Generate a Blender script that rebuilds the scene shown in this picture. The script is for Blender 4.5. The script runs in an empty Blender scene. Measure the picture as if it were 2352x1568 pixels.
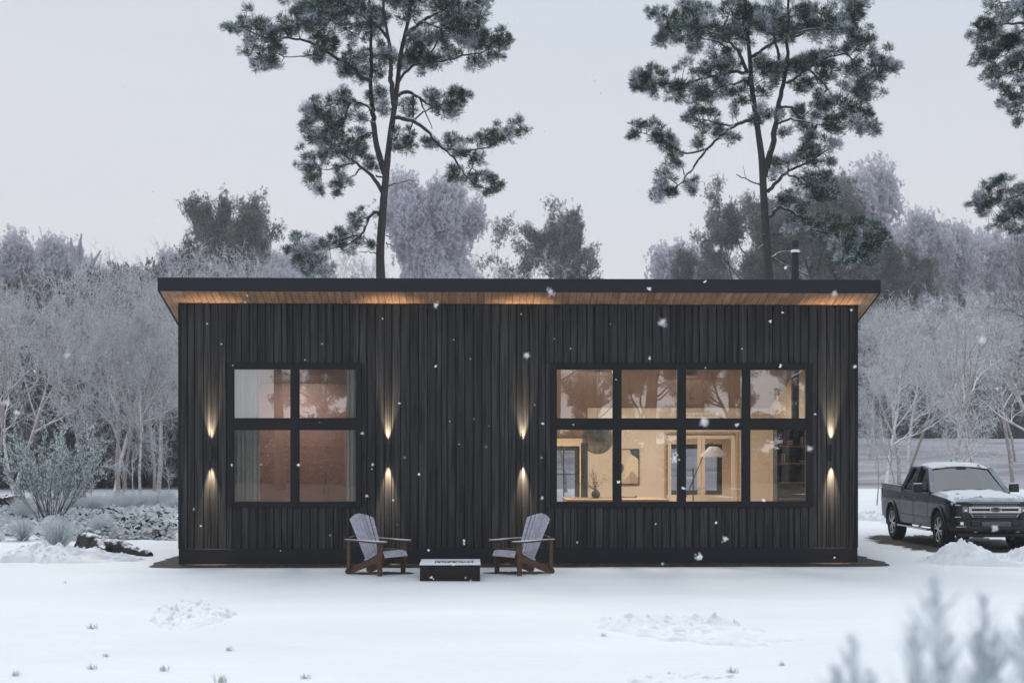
import bpy, math, random
import numpy as np
from math import radians as R, sin, cos, pi, sqrt, atan2
from mathutils import Vector, Matrix, noise as mn

SC = bpy.context.scene
COL = SC.collection
# ------------------------------------------------------------------ camera model (2352-wide photo units)
FPX, YH, HC, TH = 3400.0, 1030.0, 2.1, R(1.7)
YW = 27.0                       # front wall plane
def X_(px, Y):                  # world x of photo column px on the plane y=Y
    dx = (px - 1176.0) / FPX
    return Y * (dx*cos(TH) + sin(TH)) / (cos(TH) - dx*sin(TH))
def Z_(py, Y, px=1075.0):
    dx = (px - 1176.0) / FPX
    return HC - (py - YH) / FPX * Y / (cos(TH) - dx*sin(TH))
def YG(py): return FPX*HC/(py-YH)       # depth of flat ground at row py

def sstep(t): t = max(0.0, min(1.0, t)); return t*t*(3-2*t)
def gh(x, y):
    # house pad is flat
    dx = max(-6.2-x, 0, x-8.2); dy = max(24.8-y, 0, y-36.0)
    m = sstep(math.hypot(dx, dy)/3.0)
    u = 0.10*mn.noise(Vector((x*.16, y*.16, 3.1))) + 0.045*mn.noise(Vector((x*.6, y*.5, 7.7))) + .012*mn.noise(Vector((x*2.2, y*1.7, 1.7)))
    h = u*m if y < 80 else u
    h += 2.9*sstep((y-76)/62.0) + max(0, y-130)*0.008
    return h

# ------------------------------------------------------------------ tagging
def tag(o, label=None, cat=None, group=None, kind=None):
    if label: o['label'] = label
    if cat: o['category'] = cat
    if group: o['group'] = group
    if kind: o['kind'] = kind
    return o
def thing(name, label, cat, loc=(0, 0, 0), rz=0.0, group=None):
    o = bpy.data.objects.new(name, None); COL.objects.link(o)
    o.location = loc; o.rotation_euler = (0, 0, rz); o.empty_display_size = .2
    return tag(o, label, cat, group)
def kids(o): return [c for c in bpy.data.objects if c.parent is o]
def copy_tree(o, parent=None):
    ch = list(kids(o))
    c = o.copy(); COL.objects.link(c)
    if parent: c.parent = parent
    for k in ch: copy_tree(k, c)
    return c

# ------------------------------------------------------------------ mesh builder
class MB:
    def __init__(s): s.v = []; s.f = []; s.m = []
    def add(s, vs, fs, m=0):
        b = len(s.v); s.v += [tuple(p) for p in vs]
        for f in fs: s.f.append(tuple(i+b for i in f)); s.m.append(m)
        return s
    def hexa(s, p, m=0):   # 8 points: bottom 0-3 ccw, top 4-7
        return s.add(p, [(3,2,1,0),(4,5,6,7),(0,1,5,4),(1,2,6,5),(2,3,7,6),(3,0,4,7)], m)
    def box(s, x0, x1, y0, y1, z0, z1, m=0):
        if x0 > x1: x0, x1 = x1, x0
        if y0 > y1: y0, y1 = y1, y0
        if z0 > z1: z0, z1 = z1, z0
        return s.hexa([(x0,y0,z0),(x1,y0,z0),(x1,y1,z0),(x0,y1,z0),(x0,y0,z1),(x1,y0,z1),(x1,y1,z1),(x0,y1,z1)], m)
    def beam(s, a, b, w, h, up=(0,0,1), m=0):   # box along a->b
        a = Vector(a); b = Vector(b); d = (b-a).normalized(); u = Vector(up)
        r = d.cross(u).normalized(); u = r.cross(d).normalized()
        q = []
        for p in (a, b):
            for sx, sz in ((-1,-1),(1,-1),(1,1),(-1,1)): q.append(p + r*sx*w/2 + u*sz*h/2)
        return s.add(q, [(3,2,1,0),(4,5,6,7),(0,1,5,4),(1,2,6,5),(2,3,7,6),(3,0,4,7)], m)
    def tube(s, pts, rad, n=8, m=0, cap=True):
        pts = [Vector(p) for p in pts]; k = len(pts)
        if not hasattr(rad, '__len__'): rad = [rad]*k
        b = len(s.v); ref = None
        for i, p in enumerate(pts):
            d = (pts[min(i+1, k-1)] - pts[max(i-1, 0)]).normalized()
            if ref is None: ref = d.orthogonal().normalized()
            ref = (ref - d*ref.dot(d)).normalized(); bi = d.cross(ref)
            for j in range(n):
                a = 2*pi*j/n; s.v.append(tuple(p + (ref*cos(a) + bi*sin(a))*rad[i]))
        for i in range(k-1):
            for j in range(n):
                s.f.append((b+i*n+j, b+i*n+(j+1) % n, b+(i+1)*n+(j+1) % n, b+(i+1)*n+j)); s.m.append(m)
        if cap:
            s.f.append(tuple(b+j for j in range(n))[::-1]); s.m.append(m)
            s.f.append(tuple(b+(k-1)*n+j for j in range(n))); s.m.append(m)
        return s
    def lathe(s, prof, c=(0,0,0), n=24, axis='z', m=0):  # prof: (r, h)
        b = len(s.v); k = len(prof)
        for r, h in prof:
            for j in range(n):
                a = 2*pi*j/n
                if axis == 'z': p = (c[0]+r*cos(a), c[1]+r*sin(a), c[2]+h)
                elif axis == 'x': p = (c[0]+h, c[1]+r*cos(a), c[2]+r*sin(a))
                else: p = (c[0]+r*sin(a), c[1]+h, c[2]+r*cos(a))
                s.v.append(p)
        for i in range(k-1):
            for j in range(n):
                s.f.append((b+i*n+j, b+i*n+(j+1) % n, b+(i+1)*n+(j+1) % n, b+(i+1)*n+j)); s.m.append(m)
        return s
    def grid(s, fn, nu, nv, m=0, flip=False):
        b = len(s.v)
        for j in range(nv+1):
            for i in range(nu+1): s.v.append(tuple(fn(i/nu, j/nv)))
        for j in range(nv):
            for i in range(nu):
                q = (b+j*(nu+1)+i, b+j*(nu+1)+i+1, b+(j+1)*(nu+1)+i+1, b+(j+1)*(nu+1)+i)
                s.f.append(q[::-1] if flip else q); s.m.append(m)
        return s
    def prism(s, poly, fn, t0, t1, m=0):   # poly of 2D points, fn(a,b,t)->3D
        n = len(poly)
        vs = [fn(a, b, t0) for a, b in poly] + [fn(a, b, t1) for a, b in poly]
        fs = [tuple(range(n))[::-1], tuple(range(n, 2*n))] + [(i, (i+1) % n, n+(i+1) % n, n+i) for i in range(n)]
        return s.add(vs, fs, m)
    def build(s, name, mats, parent=None, org=None, smooth=False, label=None, bevel=0, fixn=True, seg=1):
        me = bpy.data.meshes.new(name)
        vs = s.v
        if org is not None: vs = [(a-org[0], b-org[1], c-org[2]) for a, b, c in vs]
        me.from_pydata(vs, [], s.f)
        for mt in (mats if isinstance(mats, (list, tuple)) else [mats]): me.materials.append(mt)
        me.polygons.foreach_set('material_index', s.m)
        me.polygons.foreach_set('use_smooth', [smooth]*len(s.f))
        me.update()
        if fixn:
            import bmesh
            bm = bmesh.new(); bm.from_mesh(me)
            bmesh.ops.recalc_face_normals(bm, faces=bm.faces); bm.to_mesh(me); bm.free()
        o = bpy.data.objects.new(name, me); COL.objects.link(o)
        if parent: o.parent = parent
        if bevel:
            md = o.modifiers.new('bevel', 'BEVEL'); md.width = bevel; md.segments = seg; md.limit_method = 'ANGLE'; md.angle_limit = R(40)
        if smooth and not bevel:
            try: me.set_sharp_from_angle(angle=R(40))
            except Exception: pass
        if label: o['label'] = label
        return o

def quads_mesh(name, V, mats, parent=None, midx=None, smooth=False, label=None):
    """V: (N,4,3) array of loose quads"""
    N = len(V); me = bpy.data.meshes.new(name)
    me.vertices.add(N*4); me.vertices.foreach_set('co', np.asarray(V, np.float32).ravel())
    me.loops.add(N*4); me.loops.foreach_set('vertex_index', np.arange(N*4, dtype=np.int32))
    me.polygons.add(N); me.polygons.foreach_set('loop_start', np.arange(0, N*4, 4, dtype=np.int32))
    for mt in (mats if isinstance(mats, (list, tuple)) else [mats]): me.materials.append(mt)
    if midx is not None: me.polygons.foreach_set('material_index', np.asarray(midx, np.int32))
    me.polygons.foreach_set('use_smooth', np.full(N, smooth))
    me.update(calc_edges=True)
    o = bpy.data.objects.new(name, me); COL.objects.link(o)
    if parent: o.parent = parent
    if label: o['label'] = label
    return o

def prisms_mesh(name, P0, P1, R0, R1, n, mat, parent=None, label=None):
    """thin n-sided tubes, one per segment, welded list of quads (indexed)"""
    P0 = np.asarray(P0, float); P1 = np.asarray(P1, float); R0 = np.asarray(R0, float); R1 = np.asarray(R1, float)
    d = P1-P0; L = np.linalg.norm(d, axis=1, keepdims=True)+1e-9; d = d/L
    up = np.where(np.abs(d[:, 2:3]) > .9, np.array([[1., 0, 0]]), np.array([[0, 0, 1.]]))
    u = np.cross(d, up); u /= np.linalg.norm(u, axis=1, keepdims=True)+1e-9; w = np.cross(d, u)
    N = len(P0); V = np.zeros((N, 2, n, 3))
    P1e = P1 + d*R1[:, None]*.6
    for j in range(n):
        a = 2*pi*j/n; o = u*cos(a) + w*sin(a)
        V[:, 0, j] = P0 + o*R0[:, None]; V[:, 1, j] = P1e + o*R1[:, None]
    base = (np.arange(N)*2*n)[:, None, None]
    F = np.zeros((N, n, 4), np.int32)
    for j in range(n):
        F[:, j] = np.array([j, (j+1) % n, n+(j+1) % n, n+j])
    F = (F + base).reshape(-1, 4)
    me = bpy.data.meshes.new(name); M = len(F)
    me.vertices.add(N*2*n); me.vertices.foreach_set('co', V.astype(np.float32).ravel())
    me.loops.add(M*4); me.loops.foreach_set('vertex_index', F.ravel())
    me.polygons.add(M); me.polygons.foreach_set('loop_start', np.arange(0, M*4, 4, dtype=np.int32))
    me.materials.append(mat); me.polygons.foreach_set('use_smooth', np.full(M, True))
    me.update(calc_edges=True)
    o = bpy.data.objects.new(name, me); COL.objects.link(o)
    if parent: o.parent = parent
    if label: o['label'] = label
    return o

# ------------------------------------------------------------------ materials
def newmat(name):
    m = bpy.data.materials.new(name); m.use_nodes = True
    nt = m.node_tree; b = nt.nodes['Principled BSDF']
    return m, nt, b
def node(nt, typ, **kw):
    n = nt.nodes.new(typ)
    for k, v in kw.items(): setattr(n, k, v)
    return n
def c4(c): return (c[0], c[1], c[2], 1)
def plain(name, col, rough=.5, metal=0, spec=.5, coat=0, bump=0, bscale=80):
    m, nt, b = newmat(name)
    b.inputs['Base Color'].default_value = c4(col); b.inputs['Roughness'].default_value = rough
    b.inputs['Metallic'].default_value = metal; b.inputs['Specular IOR Level'].default_value = spec
    b.inputs['Coat Weight'].default_value = coat; b.inputs['Coat Roughness'].default_value = .05
    # slight wear variation
    tc = node(nt, 'ShaderNodeTexCoord'); nz = node(nt, 'ShaderNodeTexNoise'); nz.inputs['Scale'].default_value = 6; nz.inputs['Detail'].default_value = 6
    nt.links.new(tc.outputs['Object'], nz.inputs['Vector'])
    mr = node(nt, 'ShaderNodeMapRange'); mr.inputs[3].default_value = max(0.02, rough-.06); mr.inputs[4].default_value = min(1, rough+.1)
    nt.links.new(nz.outputs['Fac'], mr.inputs[0]); nt.links.new(mr.outputs[0], b.inputs['Roughness'])
    if bump:
        n2 = node(nt, 'ShaderNodeTexNoise'); n2.inputs['Scale'].default_value = bscale; n2.inputs['Detail'].default_value = 4
        nt.links.new(tc.outputs['Object'], n2.inputs['Vector'])
        bp = node(nt, 'ShaderNodeBump'); bp.inputs['Strength'].default_value = bump; bp.inputs['Distance'].default_value = .01
        nt.links.new(n2.outputs['Fac'], bp.inputs['Height']); nt.links.new(bp.outputs[0], b.inputs['Normal'])
    return m
def streak(name, c1, c2, scale=(1, 1, 1), nscale=8, rough=.7, bump=.3, island=0.0, bdist=.01, spec=.3, lo=.35, hi=.65, knots=None, detail=8):
    """noise-mixed two tone, stretched; island = per-board brightness variation"""
    m, nt, b = newmat(name)
    tc = node(nt, 'ShaderNodeTexCoord'); mp = node(nt, 'ShaderNodeMapping'); mp.inputs['Scale'].default_value = scale
    nt.links.new(tc.outputs['Object'], mp.inputs['Vector'])
    geo = node(nt, 'ShaderNodeNewGeometry')
    vec = mp.outputs[0]
    if island:
        ad = node(nt, 'ShaderNodeVectorMath', operation='MULTIPLY_ADD')
        cb = node(nt, 'ShaderNodeCombineXYZ')
        for i in range(3): nt.links.new(geo.outputs['Random Per Island'], cb.inputs[i])
        nt.links.new(cb.outputs[0], ad.inputs[0]); ad.inputs[1].default_value = (37, 53, 91); nt.links.new(vec, ad.inputs[2]); vec = ad.outputs[0]
    nz = node(nt, 'ShaderNodeTexNoise'); nz.inputs['Scale'].default_value = nscale; nz.inputs['Detail'].default_value = detail; nz.inputs['Roughness'].default_value = .65
    nz.inputs['Distortion'].default_value = .6
    nt.links.new(vec, nz.inputs['Vector'])
    cr = node(nt, 'ShaderNodeMapRange'); cr.inputs[1].default_value = lo; cr.inputs[2].default_value = hi
    nt.links.new(nz.outputs['Fac'], cr.inputs[0])
    mx = node(nt, 'ShaderNodeMix', data_type='RGBA'); mx.inputs[6].default_value = c4(c1); mx.inputs[7].default_value = c4(c2)
    nt.links.new(cr.outputs[0], mx.inputs[0]); out = mx.outputs[2]
    if knots:
        vo = node(nt, 'ShaderNodeTexVoronoi'); vo.inputs['Scale'].default_value = knots
        mk = node(nt, 'ShaderNodeMapping'); mk.inputs['Scale'].default_value = (1.6, .8, 1)
        nt.links.new(tc.outputs['Object'], mk.inputs['Vector']); nt.links.new(mk.outputs[0], vo.inputs['Vector'])
        kr = node(nt, 'ShaderNodeMapRange'); kr.inputs[1].default_value = .06; kr.inputs[2].default_value = .13; kr.inputs[3].default_value = .35; kr.inputs[4].default_value = 1
        nt.links.new(vo.outputs['Distance'], kr.inputs[0])
        mk2 = node(nt, 'ShaderNodeVectorMath', operation='SCALE'); nt.links.new(out, mk2.inputs[0]); nt.links.new(kr.outputs[0], mk2.inputs['Scale']); out = mk2.outputs[0]
    if island:
        ir = node(nt, 'ShaderNodeMapRange'); ir.inputs[3].default_value = 1-island; ir.inputs[4].default_value = 1+island
        nt.links.new(geo.outputs['Random Per Island'], ir.inputs[0])
        sc = node(nt, 'ShaderNodeVectorMath', operation='SCALE'); nt.links.new(out, sc.inputs[0]); nt.links.new(ir.outputs[0], sc.inputs['Scale']); out = sc.outputs[0]
    nt.links.new(out, b.inputs['Base Color'])
    b.inputs['Roughness'].default_value = rough; b.inputs['Specular IOR Level'].default_value = spec
    if bump:
        bp = node(nt, 'ShaderNodeBump'); bp.inputs['Strength'].default_value = bump; bp.inputs['Distance'].default_value = bdist
        nt.links.new(nz.outputs['Fac'], bp.inputs['Height']); nt.links.new(bp.outputs[0], b.inputs['Normal'])
    return m
SNOWC = (.84, .87, .93)
def snowy(name, c1, c2, nscale=20, rough=.8, thr=(.25, .6), nz_amt=.9, stretch=(1, 1, 1), snow=SNOWC, bump=.4):
    """rough surface with settled snow / frost on what faces up"""
    m = streak(name, c1, c2, stretch, nscale, rough, bump)
    nt = m.node_tree; b = nt.nodes['Principled BSDF']
    src = b.inputs['Base Color'].links[0].from_socket
    geo = node(nt, 'ShaderNodeNewGeometry'); sp = node(nt, 'ShaderNodeSeparateXYZ'); nt.links.new(geo.outputs['Normal'], sp.inputs[0])
    tc = node(nt, 'ShaderNodeTexCoord'); nz = node(nt, 'ShaderNodeTexNoise'); nz.inputs['Scale'].default_value = nscale*.7; nz.inputs['Detail'].default_value = 5
    nt.links.new(tc.outputs['Object'], nz.inputs['Vector'])
    ma = node(nt, 'ShaderNodeMath', operation='MULTIPLY_ADD'); ma.inputs[1].default_value = nz_amt; nt.links.new(nz.outputs['Fac'], ma.inputs[0])
    nt.links.new(sp.outputs['Z'], ma.inputs[2])
    sb = node(nt, 'ShaderNodeMath', operation='SUBTRACT'); sb.inputs[1].default_value = nz_amt*.5; nt.links.new(ma.outputs[0], sb.inputs[0])
    mr = node(nt, 'ShaderNodeMapRange'); mr.inputs[1].default_value = thr[0]; mr.inputs[2].default_value = thr[1]; nt.links.new(sb.outputs[0], mr.inputs[0])
    mx = node(nt, 'ShaderNodeMix', data_type='RGBA'); mx.inputs[7].default_value = c4(snow)
    nt.links.new(src, mx.inputs[6]); nt.links.new(mr.outputs[0], mx.inputs[0]); nt.links.new(mx.outputs[2], b.inputs['Base Color'])
    return m
def leafmat(name, c1, c2, rough=.6, trans=.0):
    """foliage: colour varies leaf by leaf"""
    m, nt, b = newmat(name)
    geo = node(nt, 'ShaderNodeNewGeometry'); mx = node(nt, 'ShaderNodeMix', data_type='RGBA')
    mx.inputs[6].default_value = c4(c1); mx.inputs[7].default_value = c4(c2)
    nt.links.new(geo.outputs['Random Per Island'], mx.inputs[0]); nt.links.new(mx.outputs[2], b.inputs['Base Color'])
    b.inputs['Roughness'].default_value = rough; b.inputs['Specular IOR Level'].default_value = .2
    return m
def snowmat(name, bump=.35, scale=9.0, c=(.865, .90, .935)):
    m, nt, b = newmat(name)
    tc = node(nt, 'ShaderNodeTexCoord')
    mp = node(nt, 'ShaderNodeMapping'); mp.inputs['Scale'].default_value = (.45, 1.0, 1); nt.links.new(tc.outputs['Object'], mp.inputs[0])
    n1 = node(nt, 'ShaderNodeTexNoise'); n1.inputs['Scale'].default_value = scale; n1.inputs['Detail'].default_value = 8; n1.inputs['Roughness'].default_value = .6
    n2 = node(nt, 'ShaderNodeTexNoise'); n2.inputs['Scale'].default_value = .5; n2.inputs['Detail'].default_value = 5
    nt.links.new(mp.outputs[0], n1.inputs['Vector']); nt.links.new(mp.outputs[0], n2.inputs['Vector'])
    mx = node(nt, 'ShaderNodeMix', data_type='RGBA'); mx.inputs[6].default_value = c4((c[0]*.93, c[1]*.94, c[2]*.96)); mx.inputs[7].default_value = c4(c)
    mr = node(nt, 'ShaderNodeMapRange'); mr.inputs[1].default_value = .35; mr.inputs[2].default_value = .65
    nt.links.new(n2.outputs['Fac'], mr.inputs[0]); nt.links.new(mr.outputs[0], mx.inputs[0]); nt.links.new(mx.outputs[2], b.inputs['Base Color'])
    b.inputs['Roughness'].default_value = .75; b.inputs['Specular IOR Level'].default_value = .25
    bp = node(nt, 'ShaderNodeBump'); bp.inputs['Strength'].default_value = bump; bp.inputs['Distance'].default_value = .06
    ad = node(nt, 'ShaderNodeMath', operation='ADD'); nt.links.new(n1.outputs['Fac'], ad.inputs[0]); nt.links.new(n2.outputs['Fac'], ad.inputs[1])
    nt.links.new(ad.outputs[0], bp.inputs['Height']); nt.links.new(bp.outputs[0], b.inputs['Normal'])
    return m
def glassmat(name, refl=.4, tint=(.93, .95, .97), grough=.0):
    m = bpy.data.materials.new(name); m.use_nodes = True; nt = m.node_tree; nt.nodes.clear()
    out = node(nt, 'ShaderNodeOutputMaterial'); mix = node(nt, 'ShaderNodeMixShader'); t = node(nt, 'ShaderNodeBsdfTransparent'); g = node(nt, 'ShaderNodeBsdfGlossy')
    t.inputs[0].default_value = c4(tint); g.inputs['Roughness'].default_value = grough
    mix.inputs[0].default_value = refl
    nt.links.new(t.outputs[0], mix.inputs[1]); nt.links.new(g.outputs[0], mix.inputs[2]); nt.links.new(mix.outputs[0], out.inputs[0])
    return m
def emis(name, col, s):
    m, nt, b = newmat(name); b.inputs['Base Color'].default_value = c4(col)
    b.inputs['Emission Color'].default_value = c4(col); b.inputs['Emission Strength'].default_value = s
    return m

M = {}
M['snow'] = snowmat('snow', .55, 7.0)
M['snow_pile'] = snowmat('piled_snow', .22, 14, (.885, .91, .94))
M['field'] = streak('frozen_field', (.20, .195, .215), (.40, .395, .44), (.13, .30, 1), .6, .9, .1, lo=.36, hi=.55, detail=5)
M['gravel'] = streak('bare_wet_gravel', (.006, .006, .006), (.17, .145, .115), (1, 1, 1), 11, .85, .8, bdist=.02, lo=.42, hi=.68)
M['siding'] = streak('charred_timber_boards', (.0010, .0011, .0014), (.074, .072, .072), (11, 11, .34), 2.2, .6, 1.0, island=.3, bdist=.01, spec=.3, lo=.36, hi=.76)
M['backing'] = plain('black_backing', (.006, .006, .007), .9)
M['metal'] = plain('dark_coated_metal', (.018, .021, .027), .55, spec=.25)
M['plinth'] = plain('dark_plinth', (.018, .0195, .024), .65, spec=.3)
M['frame'] = plain('black_window_frame', (.006, .0065, .008), .45, spec=.3)
M['cedar'] = streak('cedar_soffit_boards', (.25, .135, .075), (.45, .265, .155), (9, .6, 3), 3.0, .6, .15, island=.2, knots=4.2, bdist=.004)
M['glass'] = glassmat('window_glass', .44, (.97, .98, .99))
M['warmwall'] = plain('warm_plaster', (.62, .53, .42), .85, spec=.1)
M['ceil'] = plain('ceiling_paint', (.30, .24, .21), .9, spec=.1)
M['floor'] = streak('oak_floor', (.30, .19, .11), (.42, .28, .17), (1, 6, 1), 3, .5, .1)
M['darkwood'] = streak('dark_stained_wood', (.018, .024, .022), (.04, .05, .045), (6, 6, .6), 4, .55, .2)
M['wood'] = streak('light_oak', (.30, .19, .10), (.46, .31, .18), (1.0, 12, 12), 3, .5, .15)
M['wardrobe'] = streak('red_brown_veneer', (.105, .060, .050), (.155, .092, .078), (.6, 6, 6), 3.0, .45, .1, lo=.25, hi=.75)
M['curtain'] = plain('cream_curtain', (.80, .78, .70), .9, spec=.05, bump=.1, bscale=200)
M['chairwood'] = streak('oiled_brown_wood', (.055, .027, .015), (.12, .062, .036), (2, 2, 8), 6, .55, .3)
M['frostslat'] = streak('frosted_grey_slats', (.34, .335, .40), (.56, .56, .64), (2, 2, 5), 4, .8, .3, island=.08)
M['iron'] = streak('rusted_black_steel', (.006, .004, .004), (.016, .009, .007), (1, 1, 1), 7, .5, .2)
M['black'] = plain('black_plastic', (.008, .008, .009), .5)
M['white'] = plain('white_enamel', (.75, .70, .62), .5)
M['bark'] = snowy('pine_bark', (.016, .014, .014), (.095, .087, .088), 14, .9, (.40, .70), 1.1, (6, 6, 1.5), bump=.9)
M['needle'] = leafmat('pine_needles', (.018, .046, .030), (.062, .112, .075))
M['needle_frost'] = leafmat('snow_on_needles', (.42, .46, .54), (.72, .76, .84))
M['birch'] = snowy('pale_frosted_bark', (.22, .175, .155), (.50, .44, .41), 9, .9, (.05, .45), 1.1, (4, 4, 1), bump=.8)
M['twig'] = snowy('frosted_twigs', (.17, .155, .155), (.44, .43, .45), 3, .9, (-.3, .3), .9)
M['darktwig'] = snowy('dark_snowed_twigs', (.05, .04, .036), (.12, .10, .09), 5, .9, (.25, .7), .8)
M['olive'] = leafmat('hazed_olive_leaves', (.105, .115, .095), (.205, .21, .185))  # olive leaves, lightened to put some distance haze into the colour
M['olive_frost'] = leafmat('frosted_evergreen_leaves', (.22, .24, .25), (.45, .48, .52))
M['rime'] = leafmat('rime_covered_foliage', (.56, .55, .61), (.80, .79, .86))
M['darkleaf'] = leafmat('deep_forest_foliage', (.04, .037, .037), (.12, .112, .112))
M['shrubleaf'] = leafmat('willow_leaves', (.13, .21, .17), (.32, .42, .38))
M['frostleaf'] = leafmat('frosted_leaf', (.45, .50, .53), (.78, .82, .87))
M['lavender'] = leafmat('frosted_lavender', (.72, .77, .79), (.90, .93, .96))
M['coverleaf'] = leafmat('ground_cover_leaves', (.015, .022, .012), (.075, .07, .045))
M['redleaf'] = leafmat('withered_red_leaves', (.05, .022, .022), (.11, .05, .05))
M['log'] = snowy('black_wet_log', (.006, .006, .005), (.035, .032, .028), 10, .6, (.72, .98), 1.0, bump=1)
M['grass'] = leafmat('frosty_grass', (.40, .46, .34), (.78, .83, .78))

def translucent(m, f=.5):
    nt = m.node_tree; b = nt.nodes['Principled BSDF']; out = nt.nodes['Material Output']; col = b.inputs['Base Color'].links[0].from_socket
    t = node(nt, 'ShaderNodeBsdfTranslucent'); mx = node(nt, 'ShaderNodeMixShader'); mx.inputs[0].default_value = f
    nt.links.new(col, t.inputs[0]); nt.links.new(b.outputs[0], mx.inputs[1]); nt.links.new(t.outputs[0], mx.inputs[2]); nt.links.new(mx.outputs[0], out.inputs[0]); return m
M['mistleaf'] = leafmat('hazed_woods_foliage', (.15, .14, .138), (.27, .255, .255))  # paler copy of the forest leaves, with the haze put into the colour
for k_ in ('shrubleaf', 'needle', 'frostleaf', 'needle_frost', 'rime', 'olive_frost', 'lavender'): translucent(M[k_], .4)
# ================================================================== ground
def build_ground():
    rng = np.concatenate
    xs = rng([np.arange(-240, -40, 12.), np.arange(-40, -14, 2.), np.arange(-14, 17, .16), np.arange(17, 45, 2.), np.arange(45, 241, 12.)])
    ys = rng([np.arange(-120, -8, 8.), np.arange(-8, 11, 1.), np.arange(11, 34, .16), np.arange(34, 76.01, .6), [76.4]])
    def sheet(name, xs, ys, mat):
        nx, ny = len(xs), len(ys)
        v = [(x, y, gh(x, y)) for y in ys for x in xs]
        f = [(j*nx+i, j*nx+i+1, (j+1)*nx+i+1, (j+1)*nx+i) for j in range(ny-1) for i in range(nx-1)]
        me = bpy.data.meshes.new(name); me.from_pydata(v, [], f); me.materials.append(mat)
        me.polygons.foreach_set('use_smooth', [True]*len(f))
        o = bpy.data.objects.new(name, me); COL.objects.link(o); return tag(o, kind='structure')
    sheet('ground', xs, ys, M['snow'])
    xf = rng([np.arange(-240, -60, 15.), np.arange(-60, 90, 2.5), np.arange(90, 241, 15.)])
    sheet('hill', xf, rng([np.arange(76.4, 150, 1.5), np.arange(150, 420, 10.)]), M['field'])
build_ground()
# bare woodland floor behind the viewer (what the lower panes mirror)
mb = MB(); mb.grid(lambda u, v: (-120+240*u, -100+97*v, gh(-120+240*u, -100+97*v)+.05), 60, 30); tag(mb.build('forest_floor', streak('leaf_littered_soil', (.06, .045, .036), (.15, .115, .095), (1, 1, 1), 1.5, .9, .3), None, smooth=True, fixn=False), kind='structure')

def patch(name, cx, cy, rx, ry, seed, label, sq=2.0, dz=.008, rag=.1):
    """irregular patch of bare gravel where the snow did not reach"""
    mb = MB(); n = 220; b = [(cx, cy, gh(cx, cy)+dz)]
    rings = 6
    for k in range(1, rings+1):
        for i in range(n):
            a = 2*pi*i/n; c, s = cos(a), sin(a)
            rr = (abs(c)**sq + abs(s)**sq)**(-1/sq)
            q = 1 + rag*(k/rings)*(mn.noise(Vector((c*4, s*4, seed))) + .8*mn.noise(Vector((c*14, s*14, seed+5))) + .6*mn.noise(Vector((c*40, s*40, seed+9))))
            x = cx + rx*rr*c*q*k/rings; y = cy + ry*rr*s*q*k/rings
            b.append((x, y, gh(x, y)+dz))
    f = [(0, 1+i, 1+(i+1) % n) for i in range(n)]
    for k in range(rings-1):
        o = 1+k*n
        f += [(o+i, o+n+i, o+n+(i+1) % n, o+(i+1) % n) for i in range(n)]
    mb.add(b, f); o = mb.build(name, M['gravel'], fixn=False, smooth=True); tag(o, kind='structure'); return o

# ================================================================== house
XL, XR = X_(411, YW), X_(1969, YW)
SL = .2556
def zu(y): return 4.744 - SL*(y-YW)          # roof underside
YF = 26.405; YB = 34.9
RXL = .5*(X_(362, YF)+X_(378, YW)); RXR = .5*(X_(2021, YF)+X_(2004, YW))
HO = (0.5*(XL+XR), YW, 0.0)
house = thing('house', 'single-storey black timber house with a sloping roof and two lit windows', 'house', HO)
WIN = {
 'l': dict(o=(521.3, 830, 833, 1165.5), px=[(537, 666.5), (687, 816.6)], py=[(848, 959.5), (987.3, 1151.3)]),
 'r': dict(o=(1265.3, 1867, 833.5, 1165.5), px=[(1279.4, 1407.7), (1428, 1555.8), (1576.2, 1703.9), (1724.3, 1851.7)], py=[(849, 960), (987, 1151)]),
}
for w in WIN.values():
    x0, x1, y0, y1 = w['o']
    w['X0'], w['X1'] = X_(x0, YW-.03), X_(x1, YW-.03)
    pc = (x0+x1)/2
    w['Z1'], w['Z0'] = Z_(y0, YW-.03, pc), Z_(y1, YW-.03, pc)
PZ = .285
def front_cladding():
    rnd = random.Random(4); mb = MB(); x = XL
    while x < XR-.01:
        wd = rnd.choice([.15, .162, .17, .158, .14, .10, .125, .16]); x1 = min(x+wd, XR)
        if XR-x1 < .06: x1 = XR
        segs = [(PZ+.004, zu(YW)-.01)]
        for w in WIN.values():
            if x1 > w['X0']+.005 and x < w['X1']-.005:
                cut0, cut1 = w['Z0']+.02, w['Z1']-.02
                if x >= w['X0']-.0 - wd and x1 <= w['X1']+wd: segs = [(PZ+.004, cut0), (cut1, zu(YW)-.01)]
        # side remainders beside a window
        parts = [(x, x1, s) for s in segs]
        for w in WIN.values():
            if len(segs) == 2 and x < w['X0'] < x1: parts.append((x, w['X0']+.01, (w['Z0']+.024, w['Z1']-.024)))
            if len(segs) == 2 and x < w['X1'] < x1: parts.append((w['X1']-.01, x1, (w['Z0']+.024, w['Z1']-.024)))
        d = rnd.uniform(0, .011)
        for a, b, (z0, z1) in parts:
            if b-a < .02: continue
            ya = YW-.0+d; c = .006
            mb.add([(a+.002, ya+.02, z0), (b-.008, ya+.02, z0), (b-.008, ya+.02, z1), (a+.002, ya+.02, z1),
                    (a+.002+c, ya, z0), (b-.008-c, ya, z0), (b-.008-c, ya, z1), (a+.002+c, ya, z1)],
                   [(4,5,6,7), (0,4,7,3), (5,1,2,6), (3,7,6,2), (0,1,5,4)])
        x = x1
    return mb
front_cladding().build('wall', M['siding'], house, HO, label='front wall of black vertical boards')
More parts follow.
